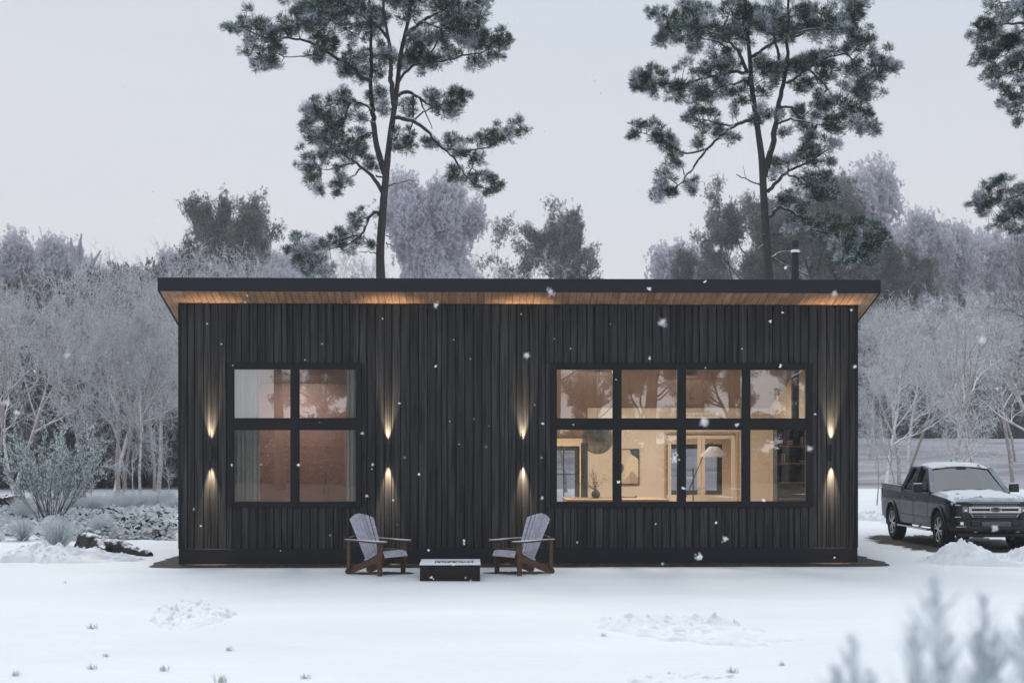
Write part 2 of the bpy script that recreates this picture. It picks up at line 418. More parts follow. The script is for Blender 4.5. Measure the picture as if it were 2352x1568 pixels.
# backing behind boards (with openings)
mb = MB()
def wall_with_holes(mb, x0, x1, z0, z1, y0, y1, holes, m=0):
    hs = sorted(holes); x = x0
    for a, b, c, d in hs:
        mb.box(x, a, y0, y1, z0, z1, m); mb.box(a, b, y0, y1, z0, c, m); mb.box(a, b, y0, y1, d, z1, m); x = b
    mb.box(x, x1, y0, y1, z0, z1, m)
hol = [(w['X0']+.05, w['X1']-.05, w['Z0']+.05, w['Z1']-.05) for w in (WIN['l'], WIN['r'])]
wall_with_holes(mb, XL+.01, XR-.01, 0, zu(YW+.2)-.02, YW+.022, YW+.16, hol)
mb.build('wall_core', M['backing'], house, HO)
# side and back walls
def side_boards(xa, xb, name, label):
    rnd = random.Random(8); mb = MB(); y = YW+.025
    while y < YB:
        y1 = min(y+.162, YB)
        mb.hexa([(xa, y+.003, PZ), (xb, y+.003, PZ), (xb, y1-.003, PZ), (xa, y1-.003, PZ),
                 (xa, y+.003, zu(y)-.01), (xb, y+.003, zu(y)-.01), (xb, y1-.003, zu(y1)-.01), (xa, y1-.003, zu(y1)-.01)])
        y = y1
    mb.build(name, M['siding'], house, HO, label=label)
side_boards(XL, XL+.02, 'wall', 'left side wall of black boards'); side_boards(XR-.02, XR, 'wall', 'right side wall of black boards')
for xa, xb in ((XL+.022, XL+.10), (XR-.10, XR-.022)):
    mb = MB(); mb.hexa([(xa, YW+.165, 0), (xb, YW+.165, 0), (xb, YB-.1, 0), (xa, YB-.1, 0), (xa, YW+.165, zu(YW+.165)-.03), (xb, YW+.165, zu(YW+.165)-.03), (xb, YB-.1, zu(YB-.1)-.03), (xa, YB-.1, zu(YB-.1)-.03)])
    mb.build('side_wall_core', M['backing'], house, HO)
# back wall, with two openings
BW = 34.5
bh1 = (X_(1240, BW), X_(1329, BW), .36, Z_(1026, BW))
bh2 = (X_(1532, BW), X_(1656, BW), Z_(1134, BW), Z_(1022, BW))
mb = MB(); wall_with_holes(mb, XL+.1, XR-.1, 0, zu(YB)-.03, BW+.02, BW+.16, [bh1, bh2])
mb.build('rear_wall', M['siding'], house, HO)
# plinth
mb = MB(); mb.box(XL-.004, XR+.004, YW-.012, YW+.02, 0, PZ)
mb.box(XL-.004, XL+.02, YW+.02, YB, 0, PZ); mb.box(XR-.02, XR+.004, YW+.02, YB, 0, PZ)
mb.build('plinth', M['plinth'], house, HO, bevel=.004)
# corner trims
for a, b in ((XL-.012, XL+.03), (XR-.03, XR+.012)):
    mb = MB(); mb.box(a, b, YW-.016, YW+.024, PZ+.003, zu(YW)-.012); mb.build('corner_trim', M['frame'], house, HO)
# roof
mb = MB()
TK = .235
def slab(mb, x0, x1, ya, yb, o0, o1, m=0):
    mb.hexa([(x0, ya, zu(ya)+o0), (x1, ya, zu(ya)+o0), (x1, yb, zu(yb)+o0), (x0, yb, zu(yb)+o0),
             (x0, ya, zu(ya)+o1), (x1, ya, zu(ya)+o1), (x1, yb, zu(yb)+o1), (x0, yb, zu(yb)+o1)], m)
slab(mb, RXL+.03, RXR-.03, YF+.03, YB+.5, .022, TK-.01)
roof = mb.build('roof', M['metal'], house, HO)
mb = MB(); mb.box(RXL, RXR, YF-.012, YF+.028, zu(YF)-.006, zu(YF)+TK)
slab(mb, RXL, RXL+.028, YF+.03, YB+.5, -.006, TK); slab(mb, RXR-.028, RXR, YF+.03, YB+.5, -.006, TK)
f_ = mb.build('fascia', M['metal'], roof, None, bevel=.004)
for v in f_.data.vertices: v.co.x -= HO[0]; v.co.y -= HO[1]
mb = MB(); x = RXL+.032; rnd = random.Random(2)
while x < RXR-.03:
    x1 = min(x+.128, RXR-.03)
    # boards are butt-jointed along their length
    cut = YF + rnd.uniform(.15, .8)
    for a, b in ((YF+.03, cut-.0015), (cut+.0015, cut+2.4), (cut+2.403, YB+.48)):
        slab(mb, x+.004, x1-.004, a, b, .0, .018)
    x = x1
o = mb.build('soffit', M['cedar'], roof, HO)
# snow lying on the roof
mb = MB(); slab(mb, RXL+.10, RXR-.10, YF+.16, YB+.4, TK+.0, TK+.05)
mb.build('snow_layer', M['snow'], roof, HO)
# windows
def window(key, label):
    w = WIN[key]; yf = YW-.03; pc = sum(w['o'][:2])/2
    X0, X1, Z0, Z1 = w['X0'], w['X1'], w['Z0'], w['Z1']
    ps = [(X_(a, yf), X_(b, yf)) for a, b in w['px']]
    zs = [(Z_(b, yf, pc), Z_(a, yf, pc)) for a, b in w['py']]    # (low, high) for upper, lower
    root = None
    mb = MB(); ya, yb = yf, YW+.09
    xcols = [X0]+[q for p in ps for q in p]+[X1]
    g = .012
    # vertical members full height, horizontals between them
    for i in range(0, len(xcols), 2):
        a = xcols[i] if i == 0 else xcols[i]-g*0 ; b = xcols[i+1]
        if i > 0: a = xcols[i]
        mb.box(a+(0 if i == 0 else g), b-(0 if i+2 >= len(xcols) else g), ya, yb, Z0, Z1)
    zr = [(Z0, zs[1][0]-g), (zs[1][1]+g, zs[0][0]-g), (zs[0][1]+g, Z1)]
    for (a, b) in ps:
        for (c, d) in zr: mb.box(a-g, b+g, ya+.003, yb-.003, c, d)
    root = mb.build('window', M['frame'], house, HO, label=label, bevel=.003)
    mb = MB()
    for (a, b) in ps:
        for (c, d) in zs:
            y0, y1 = ya+.022, yb-.01
            mb.box(a-g+.001, a, y0, y1, c-g+.001, d+g-.001); mb.box(b, b+g-.001, y0, y1, c-g+.001, d+g-.001)
            mb.box(a, b, y0+.001, y1, c-g+.001, c); mb.box(a, b, y0+.001, y1, d, d+g-.001)
    mb.build('sash', M['frame'], root, HO)
    mb = MB()
    for (a, b) in ps:
        for (c, d) in zs:
            mb.add([(a-.004, YW+.03, c-.004), (b+.004, YW+.03, c-.004), (b+.004, YW+.03, d+.004), (a-.004, YW+.03, d+.004)], [(0, 1, 2, 3)])
    mb.build('pane', M['glass'], root, HO, fixn=False)
window('l', 'square four-pane window with black frame and cream curtains')
window('r', 'wide eight-pane window with black frame onto the living room')
# rear glazing
for (a, b, c, d), lb in ((bh1, 'rear glazed door seen through the wide window'), (bh2, 'rear window seen through the wide window')):
    mb = MB(); t = .085
    mb.box(a-.0, a+t, BW-.02, BW+.1, c, d); mb.box(b-t, b, BW-.02, BW+.1, c, d); mb.box(a+t, b-t, BW-.018, BW+.098, c, c+t); mb.box(a+t, b-t, BW-.018, BW+.098, d-t, d)
    if lb[5] == 'g' : 
        xm = X_(1295, BW); mb.box(xm-.012, xm+.012, BW, BW+.04, c+t, d-t); zz = Z_(1089, BW); mb.box(a+t, xm-.012, BW+.002, BW+.038, zz-.012, zz+.012); mb.box(xm+.012, b-t, BW+.002, BW+.038, zz-.012, zz+.012)
    w_ = mb.build('window', M['darkwood'], house, HO, label=lb)
    mb = MB(); mb.add([(a+t-.01, BW+.05, c+t-.01), (b-t+.01, BW+.05, c+t-.01), (b-t+.01, BW+.05, d-t+.01), (a+t-.01, BW+.05, d-t+.01)], [(0, 1, 2, 3)])
    mb.build('pane', glassmat('rear_glass', .08) if 'rear_glass' not in bpy.data.materials else bpy.data.materials['rear_glass'], w_, HO, fixn=False)

# ---------------------------------------------------------------- interior shell
FZ = .36
def zc(y): return 4.27 - SL*(y-YW)
YI = YW+.165
PX0, PX1 = X_(1200, 29), X_(1205, 29)+.08      # partition between the rooms
XRI = X_(1768, 32)                              # right inner wall
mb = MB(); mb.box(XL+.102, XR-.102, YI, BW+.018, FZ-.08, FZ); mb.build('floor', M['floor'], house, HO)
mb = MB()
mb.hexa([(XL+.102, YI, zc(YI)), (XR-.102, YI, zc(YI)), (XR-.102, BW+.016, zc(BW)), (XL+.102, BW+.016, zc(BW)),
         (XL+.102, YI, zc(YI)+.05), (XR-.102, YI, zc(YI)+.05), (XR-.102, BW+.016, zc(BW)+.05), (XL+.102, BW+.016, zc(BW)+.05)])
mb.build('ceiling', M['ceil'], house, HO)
def vwall(mb, xa, xb, ya, yb, m=0):
    mb.hexa([(xa, ya, FZ), (xb, ya, FZ), (xb, yb, FZ), (xa, yb, FZ), (xa, ya, zc(ya)-.004), (xb, ya, zc(ya)-.004), (xb, yb, zc(yb)-.004), (xa, yb, zc(yb)-.004)], m)
Y2 = 32.0
mb = MB()
vwall(mb, XRI, XRI+.1, YI+.01, BW)                               # right inner wall
xa, xb = X_(1350, Y2), X_(1768, Y2)
dx0, dx1, dz1 = X_(1531, Y2), X_(1692, Y2), Z_(996, Y2)
top = zc(Y2)-.01
mb.box(xa, dx0, Y2, Y2+.12, FZ, top); mb.box(dx1, XRI-.002, Y2, Y2+.12, FZ, top); mb.box(dx0, dx1, Y2, Y2+.12, dz1, top)
mb.build('interior_wall', M['warmwall'], house, HO, label='warm plaster inner walls of the living room')
mb = MB(); vwall(mb, PX0, PX1, YI+.01, BW); mb.box(PX1+.002, XRI-.002, BW-.05, BW-.022, FZ, zc(BW)-.01) if False else None
wall_with_holes(mb, PX1+.003, XR-.2, FZ, zc(BW)-.01, BW-.05, BW-.022, [(bh1[0]-.02, bh1[1]+.02, bh1[2], bh1[3]+.02), (bh2[0]-.02, bh2[1]+.02, bh2[2]-.02, bh2[3]+.02)])
mb.build('interior_wall', M['warmwall'], house, HO, label='plaster walls behind the living room')
# dark post at the wall's left end, dark cabinet look
mb = MB(); mb.box(X_(1335, Y2), xa-.003, Y2-.02, Y2+.14, FZ, Z_(1016, Y2)); mb.build('post', M['darkwood'], house, HO)
# double door (two beige glazed leaves) in the opening
dxm = X_(1611.5, Y2)
for k, (a, b) in enumerate(((dx0+.03, dxm-.004), (dxm+.004, dx1-.03))):
    mb = MB(); t = .075; y0, y1 = Y2+.03, Y2+.075; c, d = FZ+.01, dz1-.03
    mb.box(a, a+t, y0, y1, c, d); mb.box(b-t, b, y0, y1, c, d); mb.box(a+t, b-t, y0+.002, y1-.002, c, c+.2); mb.box(a+t, b-t, y0+.002, y1-.002, d-t, d)
    dr = mb.build('door', M['warmwall'], house, HO, label='beige glazed leaf of the inner double door')
    mb = MB(); hx = b-.035 if k == 0 else a+.035; s = 1 if k == 1 else -1
    z0, z1 = Z_(1133, Y2), Z_(1120, Y2)
    mb.tube([(hx-s*.0, y0, z0), (hx, y0-.05, z0), (hx+s*.05, y0-.05, z0), (hx+s*.05, y0-.05, z1), (hx, y0-.05, z1), (hx, y0, z1)], .008, 6)
    mb.build('handle', M['wood'], dr, HO)
mb = MB(); mb.box(dx0-.05, dx0, Y2-.02, Y2-.001, FZ, dz1+.05); mb.box(dx1, dx1+.05, Y2-.02, Y2-.001, FZ, dz1+.05); mb.box(dx0, dx1, Y2-.019, Y2-.001, dz1, dz1+.05)
mb.build('door_trim', M['wood'], house, HO)
# left room: rear veneer wall with cupboard seams
YL = 30.3
mb = MB(); g = .006
xv = X_(748.5, YL); zv = Z_(1026.7, YL)
for (a, b) in ((XL+.105, xv-.9-g/2), (xv-.9+g/2, xv-g/2), (xv+g/2, xv+.9-g/2), (xv+.9+g/2, PX0-.003)):
    mb.box(a, b, YL, YL+.05, FZ, zv-g/2)
mb.box(XL+.105, PX0-.003, YL, YL+.05, zv+g/2, zc(YL)-.003)
mb.box(XL+.105, PX0-.003, YL+.052, YL+.09, FZ, zc(YL+.09)-.003)
wd = mb.build('wardrobe', M['wardrobe'], house, HO, label='red-brown fitted cupboard wall of the bedroom')
for sx in (-1, 1):
    mb = MB(); mb.box(xv+sx*.05-.008, xv+sx*.05+.008, YL-.03, YL, Z_(1133, YL), Z_(1120, YL)); mb.build('handle', M['black'], wd, HO)
mb = MB(); vwall(mb, XL+.102, XL+.112, YI+.01, YL); mb.build('interior_wall', M['warmwall'], house, HO, label='bedroom side wall')

# chimney flue (one pipe from the stove unit through the roof)
CY = 28.62; CX = X_(1826.5, CY)
flue = thing('chimney_pipe', 'black metal chimney pipe with a snow-rimmed cap on the roof', 'chimney', (CX, CY, zu(CY)+TK))
zt = Z_(549, CY); zr = zu(CY)+TK
def fo(mb, nm, mt, **k): return mb.build(nm, mt, flue, (CX, CY, zr), smooth=True, **k)
mb = MB(); mb.lathe([(0, -2.3), (.074, -2.3), (.074, zt-.23-zr), (0, zt-.23-zr)], (CX, CY, zr), 20); fo(mb, 'pipe', M['metal'])
mb = MB(); mb.lathe([(0, zt-.245-zr), (.075, zt-.235-zr), (.090, zt-.215-zr), (.072, zt-.185-zr), (0, zt-.18-zr)], (CX, CY, zr), 20); fo(mb, 'collar', M['snow_pile'])
mb = MB(); mb.lathe([(0, zt-.16-zr), (.06, zt-.158-zr), (.062, zt-.11-zr), (.08, zt-.105-zr), (.08, zt-.004-zr), (.07, zt-zr), (0, zt-zr)], (CX, CY, zr), 20); fo(mb, 'cap', M['black'])
mb = MB(); mb.lathe([(.069, -.05), (.16, -.06), (.12, .03), (.069, .06)], (CX, CY, zr), 20); fo(mb, 'flashing', M['metal'])

# bare strip round the house
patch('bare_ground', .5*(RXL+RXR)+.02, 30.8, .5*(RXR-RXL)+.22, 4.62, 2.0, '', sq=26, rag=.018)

# ---------------------------------------------------------------- wall lights
LT = [(484, 'wall light left of the four-pane window'), (891, 'wall light right of the four-pane window'), (1201, 'wall light left of the eight-pane window'), (1911, 'wall light by the right corner of the house')]
for px, lb in LT:
    x = X_(px, YW-.06); zc0 = Z_(1040, YW, px)
    t = thing('wall_light', 'slim black up and down '+lb, 'wall light', (x, YW-.05, zc0), group='black wall lights shining up and down')
    mb = MB(); mb.lathe([(.0, -.13), (.034, -.13), (.036, -.15), (.036, .15), (.034, .13), (.0, .13)], (x, YW-.06, zc0), 20)
    mb.build('lamp_body', M['black'], t, (x, YW-.05, zc0), smooth=True)
    mb = MB(); mb.box(x-.03, x+.03, YW-.02, YW-.002, zc0-.06, zc0+.06); mb.box(x-.012, x+.012, YW-.03, YW-.02, zc0-.02, zc0+.02); mb.build('bracket', M['black'], t, (x, YW-.05, zc0))
    for s in (-1, 1):
        mb = MB(); mb.lathe([(0, s*.131), (.028, s*.132), (.028, s*.134), (0, s*.135)], (x, YW-.06, zc0), 16)
        mb.build('lamp_lens', M['lens'] if 'lens' in M else M.setdefault('lens', emis('lit_lens', (1, .75, .45), 4)), t, (x, YW-.05, zc0))
    for s in (-1, 1):
        ld = bpy.data.lights.new('beam', 'SPOT'); ld.energy = 430; ld.color = (1, .77, .52); ld.spot_size = R(36); ld.spot_blend = 1.0; ld.shadow_soft_size = .02
        lo = bpy.data.objects.new('beam', ld); COL.objects.link(lo); lo.parent = t
        lo.location = (0, -.004, s*.155)
        lo.rotation_euler = (R(180)-R(7) if s > 0 else R(7), 0, 0)
# ================================================================== curtains and furniture seen through the windows
def curtain(a, b, n, amp, seed, label):
    x0, x1 = X_(a, 27.4), X_(b, 27.4); rnd = random.Random(seed)
    ph = [rnd.uniform(-.4, .4) for _ in range(40)]
    t = thing('curtain', label, 'curtain', (x0, 27.4, FZ), group='cream curtains of the four-pane window')
    mb = MB(); z0, z1 = FZ+.02, 3.95
    def fn(u, v):
        x = x0+(x1-x0)*u; k = u*n*2*pi; y = 27.42+amp*sin(k+ph[int(u*n) % 40]*1.5)*(1-.25*v)+.01*sin(k*2.3)
        return (x+.012*sin(k*.5+v*2), y, z0+(z1-z0)*v)
    mb.grid(fn, n*10, 6); mb.build('fabric', M['curtain'], t, (x0, 27.4, FZ), smooth=True, fixn=False)
    mb = MB(); mb.tube([(x0-.05, 27.42, z1+.02), (x1+.05, 27.42, z1+.02)], .012, 8); mb.build('rod', M['black'], t, (x0, 27.4, FZ))
curtain(530, 597, 7, .035, 1, 'wide cream curtain gathered at the left side of the four-pane window')
curtain(794, 826, 3, .03, 2, 'narrow cream curtain at the right side of the four-pane window')

# table with vase
ta, tb, ty0, ty1 = X_(1298, 29.2), X_(1298, 29.2)+2.0, 28.75, 30.2
tz = Z_(1141.5, ty1)
t = thing('dining_table', 'pale oak table with slatted top behind the wide window', 'table', ((ta+tb)/2, 29.5, FZ))
og = ((ta+tb)/2, 29.5, FZ); mb = MB(); y = ty0
while y < ty1-.02: mb.box(ta, tb, y, y+.13, tz-.035, tz); y += .135
mb.build('table_top', M['wood'], t, og, bevel=.004)
for sx, sy in ((ta+.1, ty0+.1), (tb-.1, ty0+.1), (ta+.1, ty1-.1), (tb-.1, ty1-.1)):
    mb = MB(); mb.tube([(sx, sy, FZ), (sx, sy, tz-.036)], [.03, .038], 8); mb.build('leg', M['wood'], t, og)
vx, vy = X_(1368.4, 29.6), 29.6; og = (vx, vy, tz)
t = thing('vase', 'round dark vase holding red-leaved twigs on the oak table', 'vase', og)
mb = MB(); mb.lathe([(0, 0), (.05, .0), (.085, .045), (.09, .085), (.07, .13), (.034, .152), (.04, .168), (.03, .167), (.02, .12)], og, 20)
mb.build('pot', M['darkwood'], t, og, smooth=True)
mb = MB(); rnd = random.Random(5); tips = []
for k in range(9):
    a = rnd.uniform(-1.2, .5); L = rnd.uniform(.28, .5); p = Vector((vx, vy, tz+.15)); d = Vector((sin(a)*.9, rnd.uniform(-.4, .4), cos(a))).normalized(); pts = [p]
    for i in range(6):
        d = (d+Vector((rnd.uniform(-.35, .3), rnd.uniform(-.25, .25), rnd.uniform(-.2, .1)))).normalized(); p = p+d*L/6; pts.append(p); tips.append(p)
    mb.tube(pts, [.004-.0004*i for i in range(7)], 5)
mb.build('twigs', M['darkwood'], t, og)
q = []
for p in tips:
    for k in range(4):
        c = p+Vector((rnd.gauss(0, .03), rnd.gauss(0, .03), rnd.gauss(0, .03))); a = Vector((rnd.gauss(0, 1), rnd.gauss(0, 1), rnd.gauss(0, 1))).normalized()*.016; b = a.orthogonal().normalized()*.009
        q.append([c-a-p*0, c-b, c+a, c+b])
q = np.array([[tuple(Vector(v)-Vector(og)) for v in k] for k in q]); quads_mesh('leaves', q, M['redleaf'], t)

# pendant lamp
px_, pz_, py_ = X_(1373, 29.4), Z_(1007, 29.4), 29.4; rr = X_(1408, 29.4)-px_; og = (px_, py_, pz_)
t = thing('pendant_lamp', 'large round woven pendant lamp hanging over the oak table', 'lamp', (px_, py_, zc(py_)))
o2 = (px_, py_, zc(py_)); mb = MB()
for k in range(-21, 22):
    z = k/21.8*rr; r = sqrt(max(rr*rr-z*z, .001)); pts = [(px_+r*cos(2*pi*i/32), py_+r*sin(2*pi*i/32), pz_+z) for i in range(33)]
    mb.tube(pts, .0058, 4, cap=False)
mb.build('lamp_shade', M['darkwood'], t, o2)
mb = MB()
for k in range(10):
    a = 2*pi*k/10; mb.tube([(px_+rr*cos(a)*sin(b), py_+rr*sin(a)*sin(b), pz_-rr*cos(b)) for b in [i*pi/14 for i in range(15)]], .005, 4)
mb.build('ribs', M['darkwood'], t, o2)
mb = MB(); mb.tube([(px_, py_, pz_+rr), (px_, py_, zc(py_)-.03)], .004, 5); mb.lathe([(0, 0), (.05, 0), (.05, .028), (0, .028)], (px_, py_, zc(py_)-.03), 12); mb.build('cord', M['black'], t, o2)
mb = MB(); mb.lathe([(.0, -.05), (.03, -.04), (.045, 0), (.03, .04), (.015, .07), (0, .07)], (px_, py_, pz_), 12); mb.build('bulb', M['darkwood'], t, o2, smooth=True)

# framed painting with flat shapes
def PW(px, py, Y=31.95): return (X_(px, Y), Z_(py, Y, px))
fx0, fz1 = PW(1414, 1030.5); fx1, fz0 = PW(1468.5, 1112); og = ((fx0+fx1)/2, 31.98, (fz0+fz1)/2)
t = thing('painting', 'framed abstract painting of beige and slate shapes on the back wall', 'painting', og)
mb = MB(); w = .018
for a in ((fx0, fx0+w, fz0, fz1), (fx1-w, fx1, fz0, fz1), (fx0+w, fx1-w, fz0, fz0+w), (fx0+w, fx1-w, fz1-w, fz1)): mb.box(a[0], a[1], 31.95, 31.99, a[2], a[3])
mb.build('picture_frame', M['darkwood'], t, og)
cols = [(.60, .49, .36), (.07, .09, .10), (.68, .58, .42), (.42, .31, .24), (.07, .085, .10), (.50, .38, .27)]
ms = [plain('paint_tone_%d' % i, c, .8) for i, c in enumerate(cols)]
mb = MB(); mb.box(fx0+w, fx1-w, 31.965, 31.988, fz0+w, fz1-w, 0)
def shp(pts, m, y):
    vs = [(fx0+w+(fx1-fx0-2*w)*a, y, fz0+w+(fz1-fz0-2*w)*b) for a, b in pts]; mb.add(vs, [tuple(range(len(vs)))], m)
shp([(.62, 1), (1, 1), (1, .7), (.8, .78), (.62, .92)], 1, 31.9635)
shp([(.35, .1), (.72, .35), (1, .16), (1, .7), (.85, .8), (.7, .84), (.55, .76), (.42, .5)], 2, 31.9625)
shp([(.0, .0), (.4, .12), (.72, .35), (.85, 0)], 5, 31.9615)
shp([(.0, .3), (.28, .33), (.34, .44), (.3, .58), (0, .57)], 4, 31.9605)
shp([(.6, .32), (.72, .36), (1, .18), (1, .0), (.62, 0)], 3, 31.9595)
mb.build('canvas', ms, t, og, fixn=False)

# wall air conditioner
ax0, ax1 = X_(1566, 31.9), X_(1651.5, 31.9); az0, az1 = Z_(952.5, 31.9), Z_(944, 31.9); az0 -= .10; og = ((ax0+ax1)/2, 31.99, az0)
t = thing('air_conditioner', 'white air conditioning unit high on the back wall', 'air conditioner', og)
mb = MB(); mb.hexa([(ax0, 31.84, az0), (ax1, 31.84, az0), (ax1, 31.995, az0), (ax0, 31.995, az0), (ax0, 31.80, az1-.02), (ax1, 31.80, az1-.02), (ax1, 31.995, az1), (ax0, 31.995, az1)])
mb.build('housing', M['white'], t, og, bevel=.012)
mb = MB()
for k in range(10): xx = ax0+.03+(ax1-ax0-.06)*k/9; mb.box(xx-.004, xx+.004, 31.785, 31.81, az1-.09, az1-.03)
mb.box(ax0+.03, ax1-.03, 31.786, 31.809, az1-.1, az1-.092); mb.build('grille', M['warmwall'], t, og)

# arc floor lamp
YA = 29.4; gx = X_(1592, YA); og = (gx, YA, FZ)
t = thing('floor_lamp', 'arched black floor lamp with a wide pale conical shade', 'lamp', og)
mb = MB(); mb.lathe([(0, 0), (.15, 0), (.15, .015), (.02, .025), (0, .025)], og, 24); mb.build('lamp_base', M['black'], t, og)
mb = MB(); mb.tube([(gx, YA, FZ+.02), (gx, YA, Z_(1076, YA))], .013, 8); mb.build('lamp_pole', M['black'], t, og)
def LP(cx, cy): return (X_(1234.8+cx*.2876, YA-.03), YA-.03, Z_(811.4+cy*.2876, YA-.03))
mb = MB(); mb.tube([LP(1165, 1200), LP(1250, 990), LP(1325, 810), LP(1358, 728), LP(1368, 714), LP(1382, 711), LP(1394, 718), LP(1404, 738)], .0095, 8); mb.build('lamp_arm', M['black'], t, og, smooth=True)
sc_ = LP(1406, 742); r1 = abs(LP(1440, 742)[0]-sc_[0]); r2 = abs(LP(1528, 826)[0]-sc_[0]); zz = LP(1406, 826)[2]
mb = MB(); mb.lathe([(.02, sc_[2]), (r1, sc_[2]), (r2, zz), (r2-.006, zz), (r1-.01, sc_[2]-.01), (.02, sc_[2]-.01)], (sc_[0], sc_[1], 0), 32)
mb.build('lamp_shade', M['frostslat'] if 0 else plain('pale_linen_shade', (.15, .135, .13), .9), t, og, smooth=True)

# bookcase round the flue with objects
BK = 28.45; bx0 = X_(1785, BK); bx1 = XRI-.006; by0, by1 = BK, BK+.4; bz1 = Z_(975, BK); og = ((bx0+bx1)/2, BK+.2, FZ)
t = thing('bookcase', 'tall dark bookcase at the right end of the living room', 'bookcase', og)
mb = MB(); mb.box(bx0, bx1, by1-.02, by1, FZ, bz1); mb.box(bx0, bx0+.03, by0, by1-.021, FZ, bz1); mb.box(bx1-.03, bx1, by0, by1-.021, FZ, bz1); mb.box(bx0+.031, bx1-.031, by0, by1-.021, bz1-.03, bz1)
xm0, xm1 = X_(1797.5, BK), X_(1818, BK)
mb.build('carcass', M['darkwood'], t, og)
mb = MB(); mb.box(xm0, xm1, by0+.1, by1-.03, FZ, Z_(1000, BK)-.2); mb.build('divider', M['darkwood'], t, og)
shz = [Z_(y, BK) for y in (1023, 1063, 1107, 1145)]
for z in shz:
    mb = MB(); mb.box(bx0+.031, bx1-.031, by0+.01, by1-.022, z-.025, z); mb.build('shelf', M['wood'], t, og)
def tall_vase(x, z, r, h, label, mt):
    og = (x, by0+.12, z); o = thing('vase', label, 'vase', og); mb = MB()
    mb.lathe([(0, 0), (r*.7, 0), (r, h*.25), (r*.8, h*.55), (r*.3, h*.75), (r*.35, h), (r*.2, h), (r*.2, h*.6)], og, 16); mb.build('body', mt, o, og, smooth=True)
tall_vase(X_(1795.5, BK+.1), shz[0], .03, .22, 'slender pale vase on the top shelf of the bookcase', M['wood'])
tall_vase(X_(1801.5, BK+.1), shz[0], .026, .26, 'taller dim vase beside the pale one on the top shelf', M['chairwood'])
tall_vase(X_(1808.5, BK+.1), shz[3]+.0, .04, .19, 'brown vase low in the bookcase', M['chairwood'])
def books(x, z, n, flat, label):
    og = (x, by0+.12, z); o = thing('books', label, 'books', og); rnd = random.Random(int(x*100)); c = 0
    for k in range(n):
        mb = MB()
        if flat: mb.box(x-.05+rnd.uniform(-.01, .01), x+.05, by0+.05, by0+.2, z+c, z+c+.022); c += .024
        else: mb.box(x+c, x+c+.022, by0+.05, by0+.2, z, z+.15+rnd.uniform(0, .05)); c += .024
        mb.build('book', M['warmwall'] if (k+flat) % 2 == 0 else M['chairwood'], o, og)
books(X_(1814, BK+.1), shz[0], 4, True, 'small stack of flat books on the top shelf')
books(X_(1840, BK+.1), shz[0], 3, False, 'upright books at the right of the top shelf')
books(X_(1793.5, BK+.1), shz[1], 3, False, 'pale upright books on the second shelf')
books(X_(1842, BK+.1), shz[1], 3, True, 'flat books at the right of the second shelf')

# a chair back at the table's far side
og = (X_(1443, 29.6), 29.6, FZ)
t = thing('dining_chair', 'dark dining chair whose back top just shows above the sill', 'chair', og)
mb = MB(); mb.box(og[0]-.22, og[0]+.2, 29.4, 29.82, FZ+.43, FZ+.47); mb.build('seat', M['darkwood'], t, og, bevel=.01)
mb = MB(); mb.box(og[0]-.2, og[0]+.18, 29.8, 29.83, FZ+.6, tz+.02); mb.build('backrest', M['darkwood'], t, og, bevel=.01)
for sx in (-.2, .18):
    for sy in (29.42, 29.8):
        mb = MB(); mb.tube([(og[0]+sx, sy, FZ), (og[0]+sx, sy, FZ+.43 if sy < 29.5 else FZ+.8)], .014, 6); mb.build('leg', M['darkwood'], t, og)

# interior ceiling lamps (the rooms are lit)
def roomlight(x, y, z, e, sx, sy, col=(1, .90, .78)):
    t = thing('ceiling_light', 'flat warm ceiling light panel inside the house above %s' % ('the living room' if x > 1 else 'the bedroom'), 'ceiling light', (x, y, z), group='ceiling lights inside the house')
    mb = MB(); mb.box(x-.18, x+.18, y-.18, y+.18, z+.012, z+.04); mb.build('housing', M['white'], t, (x, y, z))
    ld = bpy.data.lights.new('lamp', 'AREA'); ld.shape = 'RECTANGLE'; ld.size = sx; ld.size_y = sy; ld.energy = e; ld.color = col
    lo = bpy.data.objects.new('lamp', ld); COL.objects.link(lo); lo.parent = t; lo.location = (0, 0, 0)
roomlight(2.6, 29.0, zc(29.0)-.12, 165, .5, .5)
roomlight(4.4, 29.5, zc(29.5)-.12, 140, .5, .5)
roomlight(3.9, 33.2, zc(33.2)-.1, 95, .4, .4)
roomlight(1.9, 33.2, zc(33.2)-.1, 55, .4, .4, (1, .78, .56))
roomlight(-3.4, 29.2, zc(29.2)-.12, 120, .5, .5, (1, .90, .78))

